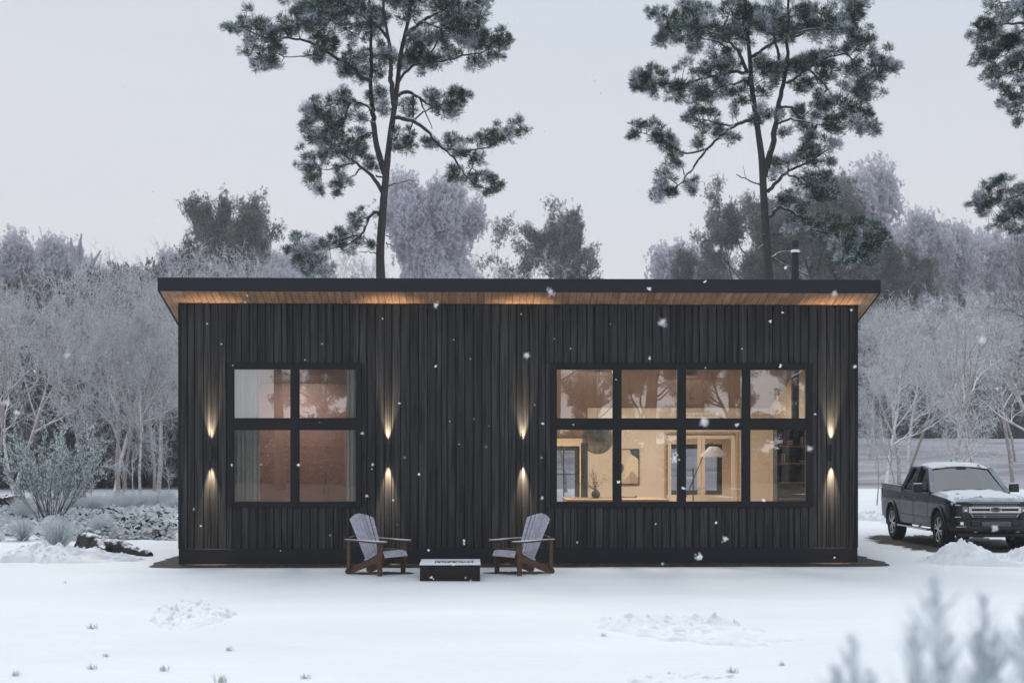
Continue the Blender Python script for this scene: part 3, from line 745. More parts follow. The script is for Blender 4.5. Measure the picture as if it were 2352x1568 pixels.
# ================================================================== chairs and fire table in the snow
def slat(mb, a, b, w, t, up, m=0): mb.beam(a, b, w, t, up, m)
def adirondack(name, label, loc, rz, mirror):
    t = thing(name, label, 'chair', loc, rz, 'wooden garden chairs by the fire table')
    s = -1 if mirror else 1      # unused: shapes are symmetric
    def P(mb, nm, mt, bv=.004): return mb.build(nm, mt, t, bevel=bv)
    for y in (-.27, .27):
        mb = MB()   # sloping side rail = rear leg
        poly = [(.30, .37), (.33, .30), (.31, .255), (-.10, .115), (-.42, .0), (-.50, .0), (-.53, .04), (-.50, .085), (-.30, .155), (-.05, .245), (.16, .35), (.24, .378)]
        mb.prism(poly, lambda a, b, q: (a, q, b), y-.014, y+.014); P(mb, 'rear_leg', M['chairwood'])
        mb = MB(); yy = y+.032*(1 if y > 0 else -1)
        mb.prism([(.215, 0), (.30, 0), (.325, .545), (.205, .545)], lambda a, b, q: (a, q, b), yy-.015, yy+.015); P(mb, 'leg', M['chairwood'])
        mb = MB(); mb.prism([(-.46, .06), (-.385, .09), (-.385, .555), (-.46, .555)], lambda a, b, q: (a, q, b), yy-.014, yy+.014)
        P(mb, 'arm_post', M['chairwood'])
        sg = 1 if y > 0 else -1
        poly = [(-.49, -.035), (-.2, -.05), (.05, -.075), (.25, -.085), (.38, -.07), (.42, -.02), (.42, .03), (.38, .065), (.2, .055), (-.05, .03), (-.3, .02), (-.49, .03)]
        mb = MB(); mb.prism(poly, lambda a, b, q: (a, yy+b*-sg+.01*sg, q+.012*(a > 0)*-1), .556, .58); arm = P(mb, 'armrest', M['chairwood'])
        mb = MB(); mb.prism([(a*.97, b*.86) for a, b in poly], lambda a, b, q: (a, yy+b*-sg+.01*sg, q+.012*(a > 0)*-1), .5805, .588); mb.build('snow_layer', M['snow'], arm, bevel=.003)
    # back support rail (curved)
    mb = MB()
    for k in range(6):
        u0, u1 = -1+k/3, -1+(k+1)/3
        f = lambda u: (-.385-.05*(1-u*u)-.0, u*.33, .60+.03*(1-u*u))
        mb.beam(f(u0), f(u1), .055, .03, (0, 0, 1))
    P(mb, 'back_rail', M['chairwood'], .003)
    # seat slats
    mb = MB(); pr = [(-.12, .228), (-.02, .262), (.08, .305), (.17, .352), (.245, .383)]
    for i, (x, z) in enumerate(pr[:-1]):
        x2, z2 = pr[i+1]; dx, dz = x2-x, z2-z
        a = Vector((x+dx*.06, 0, z+dz*.06)); b = Vector((x+dx*.94, 0, z+dz*.94))
        mb.hexa([(a.x, -.275, a.z+.005), (b.x, -.275, b.z+.005), (b.x, .275, b.z+.005), (a.x, .275, a.z+.005), (a.x, -.275, a.z+.026), (b.x, -.275, b.z+.026), (b.x, .275, b.z+.026), (a.x, .275, a.z+.026)])
    for (x, z, x2, z2) in ((.25, .384, .325, .375), (.328, .37, .352, .30)):
        mb.hexa([(x, -.285, z), (x2, -.285, z2), (x2, .285, z2), (x, .285, z), (x+.006, -.285, z+.024), (x2+.022, -.285, z2+.008), (x2+.022, .285, z2+.008), (x+.006, .285, z+.024)])
    P(mb, 'seat', M['frostslat'], .004)
    # fan back: seven slats
    mb = MB(); n = 7; b0 = Vector((-.13, 0, .20)); b1 = Vector((-.475, 0, 1.0)); ax = (b1-b0).normalized(); nr = Vector((ax.z, 0, -ax.x))
    for i in range(n):
        c = (i-(n-1)/2)/((n-1)/2)
        wb, wt = .060, .083; yb_, yt = c*.19, c*.262; L = (b1-b0).length*(1-.075*c*c)
        pts = []
        for (yy, w_, l) in ((yb_, wb, 0), (yt, wt, L)):
            for sgn in (-1, 1): pts.append((yy+sgn*w_/2*.96, l))
        bow = .03*c*c
        p = [b0+ax*l+Vector((0, y_, 0))+nr*bow for y_, l in pts]
        lo_, hi_ = p[2], p[3]
        drop = .028*c
        p[2] = p[2]-ax*max(0, -drop)*1.2; p[3] = p[3]-ax*max(0, drop)*1.2
        q = [p[0], p[1], p[3], p[2]]
        mb.hexa([tuple(v) for v in q]+[tuple(v-nr*-.018) for v in q])
    bk = P(mb, 'backrest', M['frostslat'], .005)
    return t
Yc = 24.75
lx = X_(878, 24.9); rx = X_(1189, 24.9)
adirondack('garden_chair', 'frosted brown garden chair left of the fire table, facing right', (lx-.04, 24.85, 0), R(-37), False)
adirondack('garden_chair', 'frosted brown garden chair right of the fire table, facing left', (rx+.04, 24.85, 0), R(180+37), True)
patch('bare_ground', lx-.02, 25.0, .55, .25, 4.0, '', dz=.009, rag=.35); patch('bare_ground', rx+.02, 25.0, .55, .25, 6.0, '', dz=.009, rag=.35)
# fire table
f0, f1 = X_(964.3, 23.6), X_(1102.8, 23.6); og = ((f0+f1)/2, 24.15, 0); zt_ = .262
t = thing('fire_table', 'low rust-dark steel fire table with a snowy top between the two chairs', 'fire table', og)
mb = MB(); w = .02
for a in ((f0, f1, 23.6, 23.6+w), (f0, f1, 24.7-w, 24.7), (f0, f0+w, 23.6+w, 24.7-w), (f1-w, f1, 23.6+w, 24.7-w)): mb.box(*a, -.03, zt_-.014)
mb.build('body', M['iron'], t, og, bevel=.003)
bx = (X_(998, 23.9)+.0, X_(1087, 23.9), 23.88, 24.42)
mb = MB()
for a in ((f0-.006, f1+.006, 23.594, bx[2]), (f0-.006, f1+.006, bx[3], 24.706), (f0-.006, bx[0], bx[2], bx[3]), (bx[1], f1+.006, bx[2], bx[3])): mb.box(*a, zt_-.0138, zt_)
mb.build('table_top', M['snow'], t, og)
mb = MB(); mb.box(bx[0], bx[1], bx[2], bx[3], zt_-.05, zt_-.04); mb.build('burner_tray', M['iron'], t, og)
# lava stones with snow in the tray
rnd = random.Random(3); mb = MB()
for k in range(420):
    x, y = rnd.uniform(bx[0]+.015, bx[1]-.015), rnd.uniform(bx[2]+.015, bx[3]-.015); r = rnd.uniform(.008, .017); z = zt_-.034+rnd.uniform(0, .02)
    p = [(x+r*rnd.uniform(.7, 1.2)*a, y+r*rnd.uniform(.7, 1.2)*b, z+r*rnd.uniform(.7, 1.1)*c) for a, b, c in ((1,0,0),(0,1,0),(-1,0,0),(0,-1,0),(0,0,1),(0,0,-1))]
    mb.add(p, [(0,1,4),(1,2,4),(2,3,4),(3,0,4),(1,0,5),(2,1,5),(3,2,5),(0,3,5)], 0 if rnd.random() < .42 else 1)
mb.build('lava_stones', [M['iron'], M['snow']], t, og); 

# ================================================================== snow piles and tufts
def pile(cx, cy, rx, ry, h, rot, seed, label, chunk=.05, tail=0):
    og = (cx, cy, gh(cx, cy)); mb = MB(); nr, nt = 46, 170; c_, s_ = cos(rot), sin(rot); vs = []
    for i in range(nr+1):
        r = i/nr
        for j in range(nt):
            a = 2*pi*j/nt; ca, sa = cos(a), sin(a)
            q = 1+.30*mn.noise(Vector((ca*1.6, sa*1.6, seed)))+.14*mn.noise(Vector((ca*5, sa*5, seed+3)))+.05*mn.noise(Vector((ca*15, sa*15, seed+4)))
            lx_, ly_ = rx*r*ca*q*(1+tail*max(0, ca)), ry*r*sa*q
            x, y = cx+lx_*c_-ly_*s_, cy+lx_*s_+ly_*c_
            env = max(0, 1-r**2.2)
            b = .5+.9*mn.noise(Vector((x*1.3, y*1.3, seed+1)))+.5*mn.noise(Vector((x*3.1, y*3.1, seed+2)))
            z = h*env*max(.15, b+.35)
            ch = mn.cell(Vector((x*9+mn.noise(Vector((x*5, y*5, seed)))*2, y*9+mn.noise(Vector((x*5, y*5, seed+8)))*2, seed)))
            ch2 = mn.noise(Vector((x*11, y*11, seed+7)))
            z += chunk*min(1, (1-r)*6)*((ch > .55)*.75*abs(ch2)*1.6+.42*ch2+.22*mn.noise(Vector((x*30, y*30, seed))))
            z -= .035*sstep((r-.86)/.14)
            vs.append((x, y, gh(x, y)+z))
    fs = [(i*nt+j, (i+1)*nt+j, (i+1)*nt+(j+1) % nt, i*nt+(j+1) % nt) for i in range(nr) for j in range(nt)]
    mb.add(vs, fs); o = mb.build('snow_pile', M['snow_pile'], None, og, smooth=True, fixn=False)
    o.location = og; tag(o, label, 'snow pile', 'lumpy snow piles on the yard'); return o
pile(X_(1568, 16.9), 16.9, .92, 1.6, .17, R(20), 1.5, 'wide lumpy snow pile in the right foreground of the yard', .045)
pile(X_(425, 18.7), 18.7, .42, 1.2, .16, R(12), 2.5, 'small crumbled snow pile in the left foreground of the yard', .05, .5)
pile(X_(120, 28.2), 28.2, 1.25, .95, .26, 0, 3.5, 'snow pile below the silver shrub beside the black log', .07, .5)
pile(X_(2235, 27.1), 26.9, 1.15, .8, .34, 0, 4.5, 'heap of ploughed snow in front of the pickup truck', .09)
pile(X_(2360, 27.3), 27.0, .5, .7, .3, 0, 5.5, 'snow heap at the right edge before the pickup bumper', .09)
pile(X_(2012, 43), 43, 1.3, .9, .22, 0, 6.5, 'small far snow pile behind the left rear of the pickup', .08)
pile(X_(2150, 41), 41, 1.6, .9, .25, 0, 7.5, 'low far snow pile seen under the pickup', .08)
pile(X_(1560, 13.4), 13.3, .5, .4, .05, 0, 9.5, 'faint hump of snow at the lower frame edge', .02)

tuft_src = None
def tuft(px, py, s):
    global tuft_src
    Y = YG(py); x = X_(px, Y)
    if tuft_src is None:
        t = thing('grass_tuft', 'small frosty grass tuft poking through the snow of the yard', 'grass tuft', (0, 0, 0), group='grass tufts poking through the yard snow')
        rs = np.random.RandomState(3); N = 46; Q = []
        for k in range(N):
            a = rs.uniform(0, 2*pi); l = rs.uniform(.05, .13); b = np.array([rs.normal(0, .03), rs.normal(0, .03), -.01]); d = np.array([cos(a)*rs.uniform(.2, .9), sin(a)*rs.uniform(.2, .9), 1.]); d /= np.linalg.norm(d)
            w_ = np.cross(d, [0, 0, 1]); w_ = w_/(np.linalg.norm(w_)+1e-6)*.0035; m_ = b+d*l*.6; e = b+d*l+np.array([d[0], d[1], -.5])*l*.15
            Q += [[b-w_, b+w_, m_+w_, m_-w_], [m_-w_, m_+w_, e+w_*.2, e-w_*.2]]
        quads_mesh('blades', np.array(Q), [M['grass'], M['frostleaf']], t, midx=[(k//2) % 3 == 0 for k in range(2*N)]); tuft_src = t; o = t
    else: o = copy_tree(tuft_src)
    o.location = (x, Y, gh(x, Y)); o.rotation_euler = (0, 0, px); o.scale = (s*.8, s*.8, s*.75)
for p in ((210, 1443, 1.0), (244, 1510, .6), (210, 1540, .8), (35, 1552, .8), (375, 1540, .9), (525, 1490, .8), (510, 1562, 1.2), (700, 1552, .8), (1385, 1468, .6), (1680, 1555, .9), (1537, 1555, .7), (1797, 1545, .6), (1565, 1562, .6), (150, 1335, .5), (2050, 1192, 1.3), (2110, 1196, 1.1), (1985, 1196, 1.)): tuft(*p)
# ================================================================== pickup truck (origin: ground under the front axle centre; y towards the tail)
def truck():
    paint = plain('dark_grey_car_paint', (.010, .012, .017), .36, .0, .25, .16); dark = M['black']; M['carblack'] = M['black']
    lower = plain('black_lower_paint', (.006, .0065, .008), .42, 0, .4, .25)
    chrome = plain('chrome', (.62, .63, .64), .14, 1.0); rimm = plain('grey_alloy', (.28, .29, .31), .22, 1.0)
    gl = glassmat('tinted_car_glass', .22, (.16, .17, .19)); M['cargl'] = gl; rub = plain('tyre_rubber', (.010, .010, .011), .85)
    wsm = glassmat('windscreen_glass', .40, (.55, .58, .60), .03)
    lampm = plain('headlamp_glass', (.16, .17, .18), .08, .2, .8, 1); bright = plain('lamp_reflector', (.8, .8, .8), .15, .8); red = plain('tail_lamp_red', (.22, .008, .008), .2, 0, .6, 1)
    t = thing('pickup_truck', 'dark grey crew-cab pickup truck with snow on its roof and bonnet', 'pickup truck', (10.79, 30.9, 0), R(.4)); t.scale = (.9, .9, .95)
    frost = snowy('frosted_paint', (.016, .018, .023), (.03, .034, .042), 5, .4, (.35, 1.05), .6, (1, 1, 1), (.50, .55, .63), .05)
    W = 1.0; RA = 3.68; WR = .50
    def lerp(tb, v):
        if v <= tb[0][0]: return tb[0][1]
        for (a, p), (b, q) in zip(tb, tb[1:]):
            if v <= b: return p+(q-p)*(v-a)/(b-a)
        return tb[-1][1]
    ZT = [(-.92, .98), (-.8, 1.06), (-.5, 1.12), (0, 1.155), (.75, 1.20), (1.0, 1.215), (2.9, 1.25), (2.95, 1.30), (4.78, 1.33)]
    ZB = [(-.92, .60), (-.5, .52), (.5, .44), (3.1, .44), (4.3, .52), (4.78, .60)]
    PX = [(-.95, .80), (-.86, .885), (-.7, .955), (-.45, .99), (0, 1.0), (4.2, 1.0), (4.6, .985), (4.78, .955)]
    def sx(v, z):
        b = lerp(PX, v); u = (z-.86)
        return b - .055*max(0, u/.4)**2 - .03*max(0, -u/.4)**1.5 + .012*math.exp(-((z-1.0)/.05)**2)
    # ---- body sides with wheel arches
    def side(sgn):
        mb = MB(); nv, nz = 150, 26; v0, v1 = -.9, 4.78; P = []
        for j in range(nz+1):
            for i in range(nv+1):
                v = v0+(v1-v0)*i/nv; z = lerp(ZB, v)+(lerp(ZT, v)-lerp(ZB, v))*j/nz; P.append([v, z])
        ins = [False]*len(P)
        def rad(p): return min(((p[0]-c)**2+(p[1]-.42)**2, c) for c in (0, RA))
        ins = [rad(p)[0] < WR**2 for p in P]
        fs = []
        for j in range(nz):
            for i in range(nv):
                q = (j*(nv+1)+i, j*(nv+1)+i+1, (j+1)*(nv+1)+i+1, (j+1)*(nv+1)+i)
                if all(ins[k] for k in q): continue
                fs.append(q)
        for k, p in enumerate(P):
            if ins[k]:
                r2, c = rad(p); r = sqrt(r2)+1e-6; p0 = p[:]; p[0] = c+(p0[0]-c)*WR/r; p[1] = .42+(p0[1]-.42)*WR/r
        mb.add([(sgn*sx(v, z), v, z) for v, z in P], fs)
        return mb
    body = None
    for s in (-1, 1):
        mb = side(s); o = mb.build('body_side', paint, t, smooth=True)
        md = o.modifiers.new('th', 'SOLIDIFY'); md.thickness = .02; md.offset = -1 if s > 0 else -1
        # flared arch lips
        for c in (0, RA):
            mb = MB(); pts = [(s*(sx(c+WR*cos(a), .42+WR*sin(a))+.012), c+(WR+.012)*cos(a), .42+(WR+.012)*sin(a)) for a in [R(-8)+R(196)*k/26 for k in range(27)]]
            mb.tube(pts, .026, 6); mb.build('wheel_arch', lower, t, smooth=True)
        # lower dark cladding stripe along the doors
        mb = MB(); mb.grid(lambda u, v: (s*(sx(.62+2.5*u, .60+.05*v)+.010*(1 if 0 < v < 1 else .2)), .56+2.58*u, .615+.06*v), 12, 4, flip=s < 0); mb.build('side_moulding', lower, t, smooth=True, fixn=False)
        # door gaps
        mb = MB()
        for v_, z0, z1 in ((.78, .50, 1.19), (1.90, .47, 1.22), (2.93, .47, 1.25)):
            mb.tube([(s*(sx(v_, z0+(z1-z0)*k/10)+.0012), v_+(.05*sin(k/10*pi) if v_ == 2.93 else 0), z0+(z1-z0)*k/10) for k in range(11)], .004, 4)
        mb.build('door_seam', dark, t)
        for v_ in (1.68, 2.66):
            mb = MB(); zc_ = 1.075; x = s*(sx(v_, zc_)+.012); mb.beam((x, v_-.10, zc_), (x, v_+.10, zc_), .03, .032); mb.build('door_handle', lower, t, bevel=.006)
        # running board
        mb = MB(); mb.box(s*.93, s*1.07, .62, 3.02, .365, .405); mb.build('running_board', chrome if False else rimm, t, bevel=.012)
        for v_ in (.85, 1.8, 2.8):
            mb = MB(); mb.beam((s*.7, v_, .45), (s*.98, v_, .375), .06, .02); mb.build('board_bracket', dark, t)
        # wheel housings
        mb = MB()
        for c in (0, RA):
            mb.grid(lambda u, v, c=c: (s*(.62+.36*v), c+(WR+.0)*cos(R(-10)+R(200)*u), .42+WR*sin(R(-10)+R(200)*u)), 20, 2, flip=s > 0)
            mb.add([(s*.62, c-WR, .3), (s*.62, c+WR, .3), (s*.62, c+WR, .95), (s*.62, c-WR, .95)], [(0, 1, 2, 3)])
        mb.build('wheel_housing', dark, t, fixn=False)
    # ---- bonnet: grid across
    def hood(u, v):
        y = -.90+1.72*v; xe = sx(y, lerp(ZT, y)); x = -xe+2*xe*u; a = abs(x)/xe
        z = lerp(ZT, y)+.055*(1-a**4)*(1-.35*(1-v)) + .022*(sstep((.62-a)/.12)) * sstep(v*6)
        return (x, y-.045*(1-a*a)*(1-v)**2, z)
    mb = MB(); mb.grid(hood, 40, 30); mb.build('bonnet', frost, t, smooth=True, fixn=False)
    # snow on the bonnet (lumpy sheet, patchy edge)
    def patchy(fn, nu, nv, seed, thr, name, h=.018):
        mb = MB(); mb.grid(lambda u, v: Vector(fn(u, v))+Vector((0, 0, h*(.55+mn.noise(Vector((u*6, v*6, seed))))*min(1, 12*min(u, 1-u, v, 1-v)) )), nu, nv)
        fs, ms = [], []
        for f in mb.f:
            c = sum((Vector(mb.v[i]) for i in f), Vector())/4
            if thr(c): fs.append(f); ms.append(0)
        mb.f = fs; mb.m = ms; o = mb.build(name, M['snow'], t, smooth=True, fixn=False); md = o.modifiers.new('th', 'SOLIDIFY'); md.thickness = .012; md.offset = 0
    patchy(lambda u, v: hood(.10+.8*u, .12+.86*v), 70, 50, 3, lambda c: mn.noise(Vector((c.x*3.5, c.y*3.5, 1)))+.5*mn.noise(Vector((c.x*11, c.y*11, 2))) > -.62+.6*sstep((-c.y-.35)/.45)+.25*sstep((abs(c.x)-.6)/.3), 'bonnet_snow')
    # ---- firewall / cowl and belt deck
    mb = MB(); mb.box(-.93, .93, .72, .80, .7, 1.20); mb.box(-.90, .90, -.75, 4.7, .48, .62); mb.build('underbody', dark, t)
    # ---- cab greenhouse
    def cab(level, side_, v):     # v 0..1 front->rear
        pass
    B = dict(wy0=.66, wy1=1.42, ry=2.62, by=2.92, zb=1.215, zr=1.74, xb=.925, xr=.735)
    def roofz(x, y):
        a = abs(x)/B['xr']; m = (y-B['wy1'])/(B['ry']-B['wy1'])
        m = max(0, min(1, m)); return B['zr'] + .045*(1-a**2) + .09*(1-(1-min(1, m/.45))**2)*(1-.35*max(0, (m-.6)/.4)) * (1-.25*a**4)
    # roof skin
    def rf(u, v):
        y = B['wy1']-.03+(B['ry']-B['wy1']+.05)*v; x = (-1+2*u)*(B['xr']+.012); return (x, y-.05*(1-(2*u-1)**2)*(1-v), roofz(x, y))
    mb = MB(); mb.grid(rf, 24, 16)
    b = len(mb.v); mb.build('cab_roof', frost, t, smooth=True, fixn=False)
    patchy(lambda u, v: rf(.03+.94*u, .02+.95*v), 60, 36, 9, lambda c: mn.noise(Vector((c.x*3, c.y*4, 5)))+.4*mn.noise(Vector((c.x*9, c.y*9, 6))) > -.6+.5*sstep((1.52-c.y)/.16), 'roof_snow', .028)
    # pillars & shell as solid frames
    def pt(side_, w, key):   # corner points
        d = {'wb': (B['xb'], B['wy0'], B['zb']-.01), 'wt': (B['xr'], B['wy1'], roofz(B['xr'], B['wy1'])), 'rt': (B['xr'], B['ry'], roofz(B['xr'], B['ry'])), 'rb': (B['xb'], B['by'], 1.25)}
        p = d[key]; return Vector((side_*p[0], p[1], p[2]))
    for s in (-1, 1):
        mb = MB(); A, Bt, C, D = (pt(s, 0, k) for k in ('wb', 'wt', 'rt', 'rb'))
        mb.beam(A+Vector((0, 0.02, -.02)), Bt+Vector((0, .02, 0)), .10, .11, (0, 1, .8)); mb.beam(Bt+Vector((0, -.02, -.012)), C+Vector((0, .02, -.012)), .06, .055, (0, 0, 1)); mb.beam(C, D+Vector((0, 0, -.03)), .16, .10, (s, 0, 0))
        bm0 = Vector((s*.945, 1.86, 1.22)); bm1 = Vector((s*(B['xr']+.002), 1.93, roofz(B['xr'], 1.9)-.02)); mb.beam(bm0, bm1, .05, .12, (s, 0, 0.0))
        mb.add([A+Vector((s*.015, 0, 0)), A+Vector((s*.018, .30, .0)), A+(Bt-A)*.25+Vector((s*.012, 0.03, 0))], [(0, 1, 2)])
        mb.build('cab_pillar', frost, t, bevel=.012, seg=2)
        def sidept(y, z): # side glass plane
            f = (z-B['zb'])/(B['zr']-B['zb']); return (s*(B['xb']+.004+(B['xr']-B['xb'])*f+.012*sin(pi*max(0, min(1, f)))), y, z)
        for poly in ([(1.06, 1.245), (1.80, 1.25), (1.86, 1.73), (1.50, 1.70)], [(1.93, 1.25), (2.66, 1.27), (2.70, 1.33), (2.54, 1.70), (2.46, 1.74), (1.99, 1.735)]):
            mb = MB(); mb.add([sidept(y, z) for y, z in poly], [tuple(range(len(poly)))]); mb.build('side_window', gl, t, fixn=False)
        # mirrors
        mb = MB(); c = Vector((s*1.17, .93, 1.31)); mb.hexa([tuple(c+Vector(p)) for p in ((-.13, -.05, -.09), (.12, -.03, -.09), (.12, .07, -.09), (-.13, .07, -.09), (-.12, -.06, .10), (.10, -.03, .11), (.10, .07, .11), (-.12, .07, .10))])
        mr = mb.build('mirror', lower, t, bevel=.03, seg=3)
        mb = MB(); mb.beam((s*.90, .95, 1.26), (s*1.06, .95, 1.26), .05, .035); mb.build('mirror_arm', lower, mr, bevel=.006)
        mb = MB(); mb.hexa([tuple(c+Vector(p)) for p in ((-.11, -.045, .095), (.09, -.02, .10), (.09, .06, .10), (-.11, .06, .095), (-.10, -.04, .118), (.08, -.02, .122), (.08, .05, .122), (-.10, .05, .118))]); mb.build('snow_cap', M['snow'], mr, bevel=.006)
    # windscreen
    def ws(u, v):
        a = 2*u-1; y = B['wy0']+(B['wy1']-B['wy0'])*v-.10*(1-a*a)*(1-.6*v)+.004; x = a*((B['xb']-.035)*(1-v)+(B['xr']-.02)*v); z = B['zb']+.02*(1-a*a)+(roofz(x, B['wy1'])-B['zb'])*v-.006; return (x, y, z)
    mb = MB(); mb.grid(ws, 20, 12); mb.build('windscreen', wsm, t, smooth=True, fixn=False)
    mb = MB(); mb.grid(lambda u, v: tuple(Vector(ws(u, .0+.012*v))+Vector((0, -.008, .004))), 20, 1); mb.grid(lambda u, v: tuple(Vector(ws(u, .955+.045*v))+Vector((0, -.006, .006))), 20, 1); mb.build('windscreen_trim', dark, t, fixn=False)
    for x0 in (-.78, -.02):
        mb = MB(); p = [Vector(ws((x0+1+d)/2*.98+.01, .045+.05*sin(d/.7*pi)))+Vector((0, -.022, .012)) for d in (0, .12, .24, .36, .5, .64, .72)]
        mb.tube(p, .008, 5); mb.build('wiper', dark, t)
    # rear cab window + wall
    mb = MB(); mb.add([(-B['xb']+.02, B['by'], .8), (B['xb']-.02, B['by'], .8), (B['xr'], B['ry']+.03, B['zr']), (-B['xr'], B['ry']+.03, B['zr'])], [(0, 1, 2, 3)]); mb.build('cab_rear', paint, t, fixn=False)
    mb = MB(); mb.add([(-.7, B['by']+.0, 1.36), (.7, B['by']+.0, 1.36), (.62, B['ry']+.075, 1.8), (-.62, B['ry']+.075, 1.8)], [(0, 1, 2, 3)]); mb.build('rear_window', gl, t, fixn=False)
    # antenna fin
    mb = MB(); z = roofz(0, 2.0); mb.hexa([(-.012, 1.9, z), (.012, 1.9, z), (.012, 2.06, z), (-.012, 2.06, z), (-.003, 2.0, z+.075), (.003, 2.0, z+.075), (.004, 2.05, z+.07), (-.004, 2.05, z+.07)]); mb.build('antenna', dark, t)
    # ---- inside the cab
    seatm = plain('dark_seat_fabric', (.05, .05, .055), .8)
    for x in (-.42, .42):
        for y0 in (1.55, 2.35):
            mb = MB(); mb.hexa([(x-.24, y0-.35, .95), (x+.24, y0-.35, .95), (x+.24, y0+.12, .92), (x-.24, y0+.12, .92), (x-.24, y0-.35, 1.08), (x+.24, y0-.35, 1.08), (x+.24, y0+.12, 1.04), (x-.24, y0+.12, 1.04)])
            mb.hexa([(x-.23, y0+.0, 1.04), (x+.23, y0+.0, 1.04), (x+.23, y0+.13, 1.04), (x-.23, y0+.13, 1.04), (x-.19, y0+.12, 1.52), (x+.19, y0+.12, 1.52), (x+.19, y0+.22, 1.52), (x-.19, y0+.22, 1.52)])
            mb.hexa([(x-.11, y0+.13, 1.53), (x+.11, y0+.13, 1.53), (x+.11, y0+.22, 1.53), (x-.11, y0+.22, 1.53), (x-.10, y0+.15, 1.68), (x+.10, y0+.15, 1.68), (x+.10, y0+.23, 1.68), (x-.10, y0+.23, 1.68)]); mb.build('seat', seatm, t, bevel=.03, seg=2)
    mb = MB(); mb.hexa([(-.88, .62, .9), (.88, .62, .9), (.88, 1.0, .9), (-.88, 1.0, .9), (-.88, .62, 1.19), (.88, .62, 1.19), (.86, .98, 1.21), (-.86, .98, 1.21)]); mb.build('dashboard', dark, t, bevel=.02)
    mb = MB(); mb.tube([(.42+.19*cos(a), 1.12+.06*sin(a), 1.22+.18*sin(a)) for a in [2*pi*k/24 for k in range(25)]], .014, 6, cap=False); mb.beam((.24, 1.12, 1.22), (.60, 1.12, 1.22), .03, .02); mb.build('steering_wheel', dark, t)
    mb = MB(); mb.box(-.12, .12, 1.30, 1.33, 1.73, 1.79); mb.build('rear_mirror', dark, t, bevel=.008)
    mb = MB(); mb.box(-.9, .9, .8, 2.9, .6, .9); mb.build('cab_floor', dark, t)
    # ---- load bed
    mb = MB()
    for s in (-1, 1): mb.hexa([(s*.93, 2.97, .70), (s*.90, 2.97, .70), (s*.90, 4.74, .70), (s*.93, 4.74, .70), (s*.975, 2.97, 1.295), (s*.87, 2.97, 1.295), (s*.87, 4.74, 1.325), (s*.955, 4.74, 1.325)])
    mb.box(-.9, .9, 2.97, 3.0, .7, 1.29); mb.box(-.93, .93, 4.72, 4.78, .62, 1.32); mb.box(-.9, .9, 3.0, 4.72, .68, .72); mb.build('load_bed', paint, t)
    for s in (-1, 1):
        mb = MB(); mb.beam((s*.925, 2.97, 1.306), (s*.915, 4.78, 1.337), .11, .02); rl = mb.build('bed_rail', dark, t, bevel=.005)
        mb = MB(); mb.beam((s*.925, 3.0, 1.323), (s*.918, 4.70, 1.352), .06, .012); mb.build('snow_layer', M['snow'], rl)
    for s in (-1, 1):
        mb = MB(); mb.box(s*.90, s*.968, 4.67, 4.79, .90, 1.24); mb.build('tail_lamp', red, t, bevel=.015)
    mb = MB(); mb.box(-.9, .9, 4.8, 4.93, .52, .70); mb.build('rear_bumper', rimm, t, bevel=.02)
    # ---- front end
    def fy(x): return -.905-.055*(1-(x/.95)**2)      # plan curve of the nose
    def bar(mb, x0, x1, z0, z1, yo, d=.04, n=10):
        for k in range(n):
            a, b = x0+(x1-x0)*k/n, x0+(x1-x0)*(k+1)/n; ya, yb = fy(a)+yo, fy(b)+yo
            q = [(a, ya), (b, yb), (b, yb+d), (a, ya+d)]
            mb.hexa([(p[0], p[1], z0) for p in q]+[(p[0], p[1], z1) for p in q])
    # backing panel of nose
    mb = MB(); bar(mb, -.86, .86, .66, 1.06, .03, .10); mb.build('nose_panel', lower, t)
    # grille opening black with bright bars
    mb = MB(); bar(mb, -.55, .55, .74, 1.035, .0, .03); g = mb.build('grille', dark, t)
    mb = MB(); bar(mb, -.58, .58, 1.035, 1.052, -.012, .05); bar(mb, -.52, .52, .975, .985, -.014, .02)
    for k in range(15): x = -.49+.07*k; bar(mb, x-.004, x+.004, .985, 1.035, -.012, .02, 1)
    mb.build('upper_bars', rimm, g); mb = MB(); bar(mb, -.5, .5, .735, .745, -.012, .03); bar(mb, -.5, .5, .775, .79, -.014, .03)
    for s in (-1, 1): mb.beam((s*.56, fy(.5)-.0, .82), (s*.50, fy(.5), .735), .03, .03)
    mb.build('lower_bars', rimm, g)
    mb = MB(); bar(mb, -.60, .60, .92, .962, -.03, .05); bar(mb, -.60, .60, .826, .868, -.03, .05)
    for s in (-1, 1): bar(mb, min(s*.54, s*.60), max(s*.54, s*.60), .868, .92, -.03, .05, 2)
    mb.build('chrome_bar', chrome, g)
    mb = MB(); mb.lathe([(0, -.012), (.13, -.010), (.14, 0), (.14, .02), (0, .02)], (0, fy(0)-.045, .894), 40, 'y')
    bd = mb.build('badge', chrome, g, smooth=True); bd.scale = (1, 1, .42); bd.location.z = .894*(1-.42)
    mb = MB(); mb.lathe([(0, -.004), (.112, -.003), (.112, .002), (0, .002)], (0, fy(0)-.060, .894), 40, 'y'); b2 = mb.build('badge_field', plain('badge_black', (.01, .012, .016), .2), bd)
    mb = MB(); sc = [(-.085, -.3), (-.07, .5), (-.045, .6), (-.055, .0), (-.075, .05), (-.04, -.5), (-.02, -.4), (-.01, .1), (.0, -.4), (.02, -.4), (.025, .1), (.035, -.35), (.045, .1), (.055, .05), (.06, -.4), (.075, -.4), (.085, .6), (.08, -.35), (.095, -.3)]
    mb.tube([(a, fy(0)-.066, .894+b*.075) for a, b in sc], .0055, 5); mb.build('badge_script', chrome, bd)
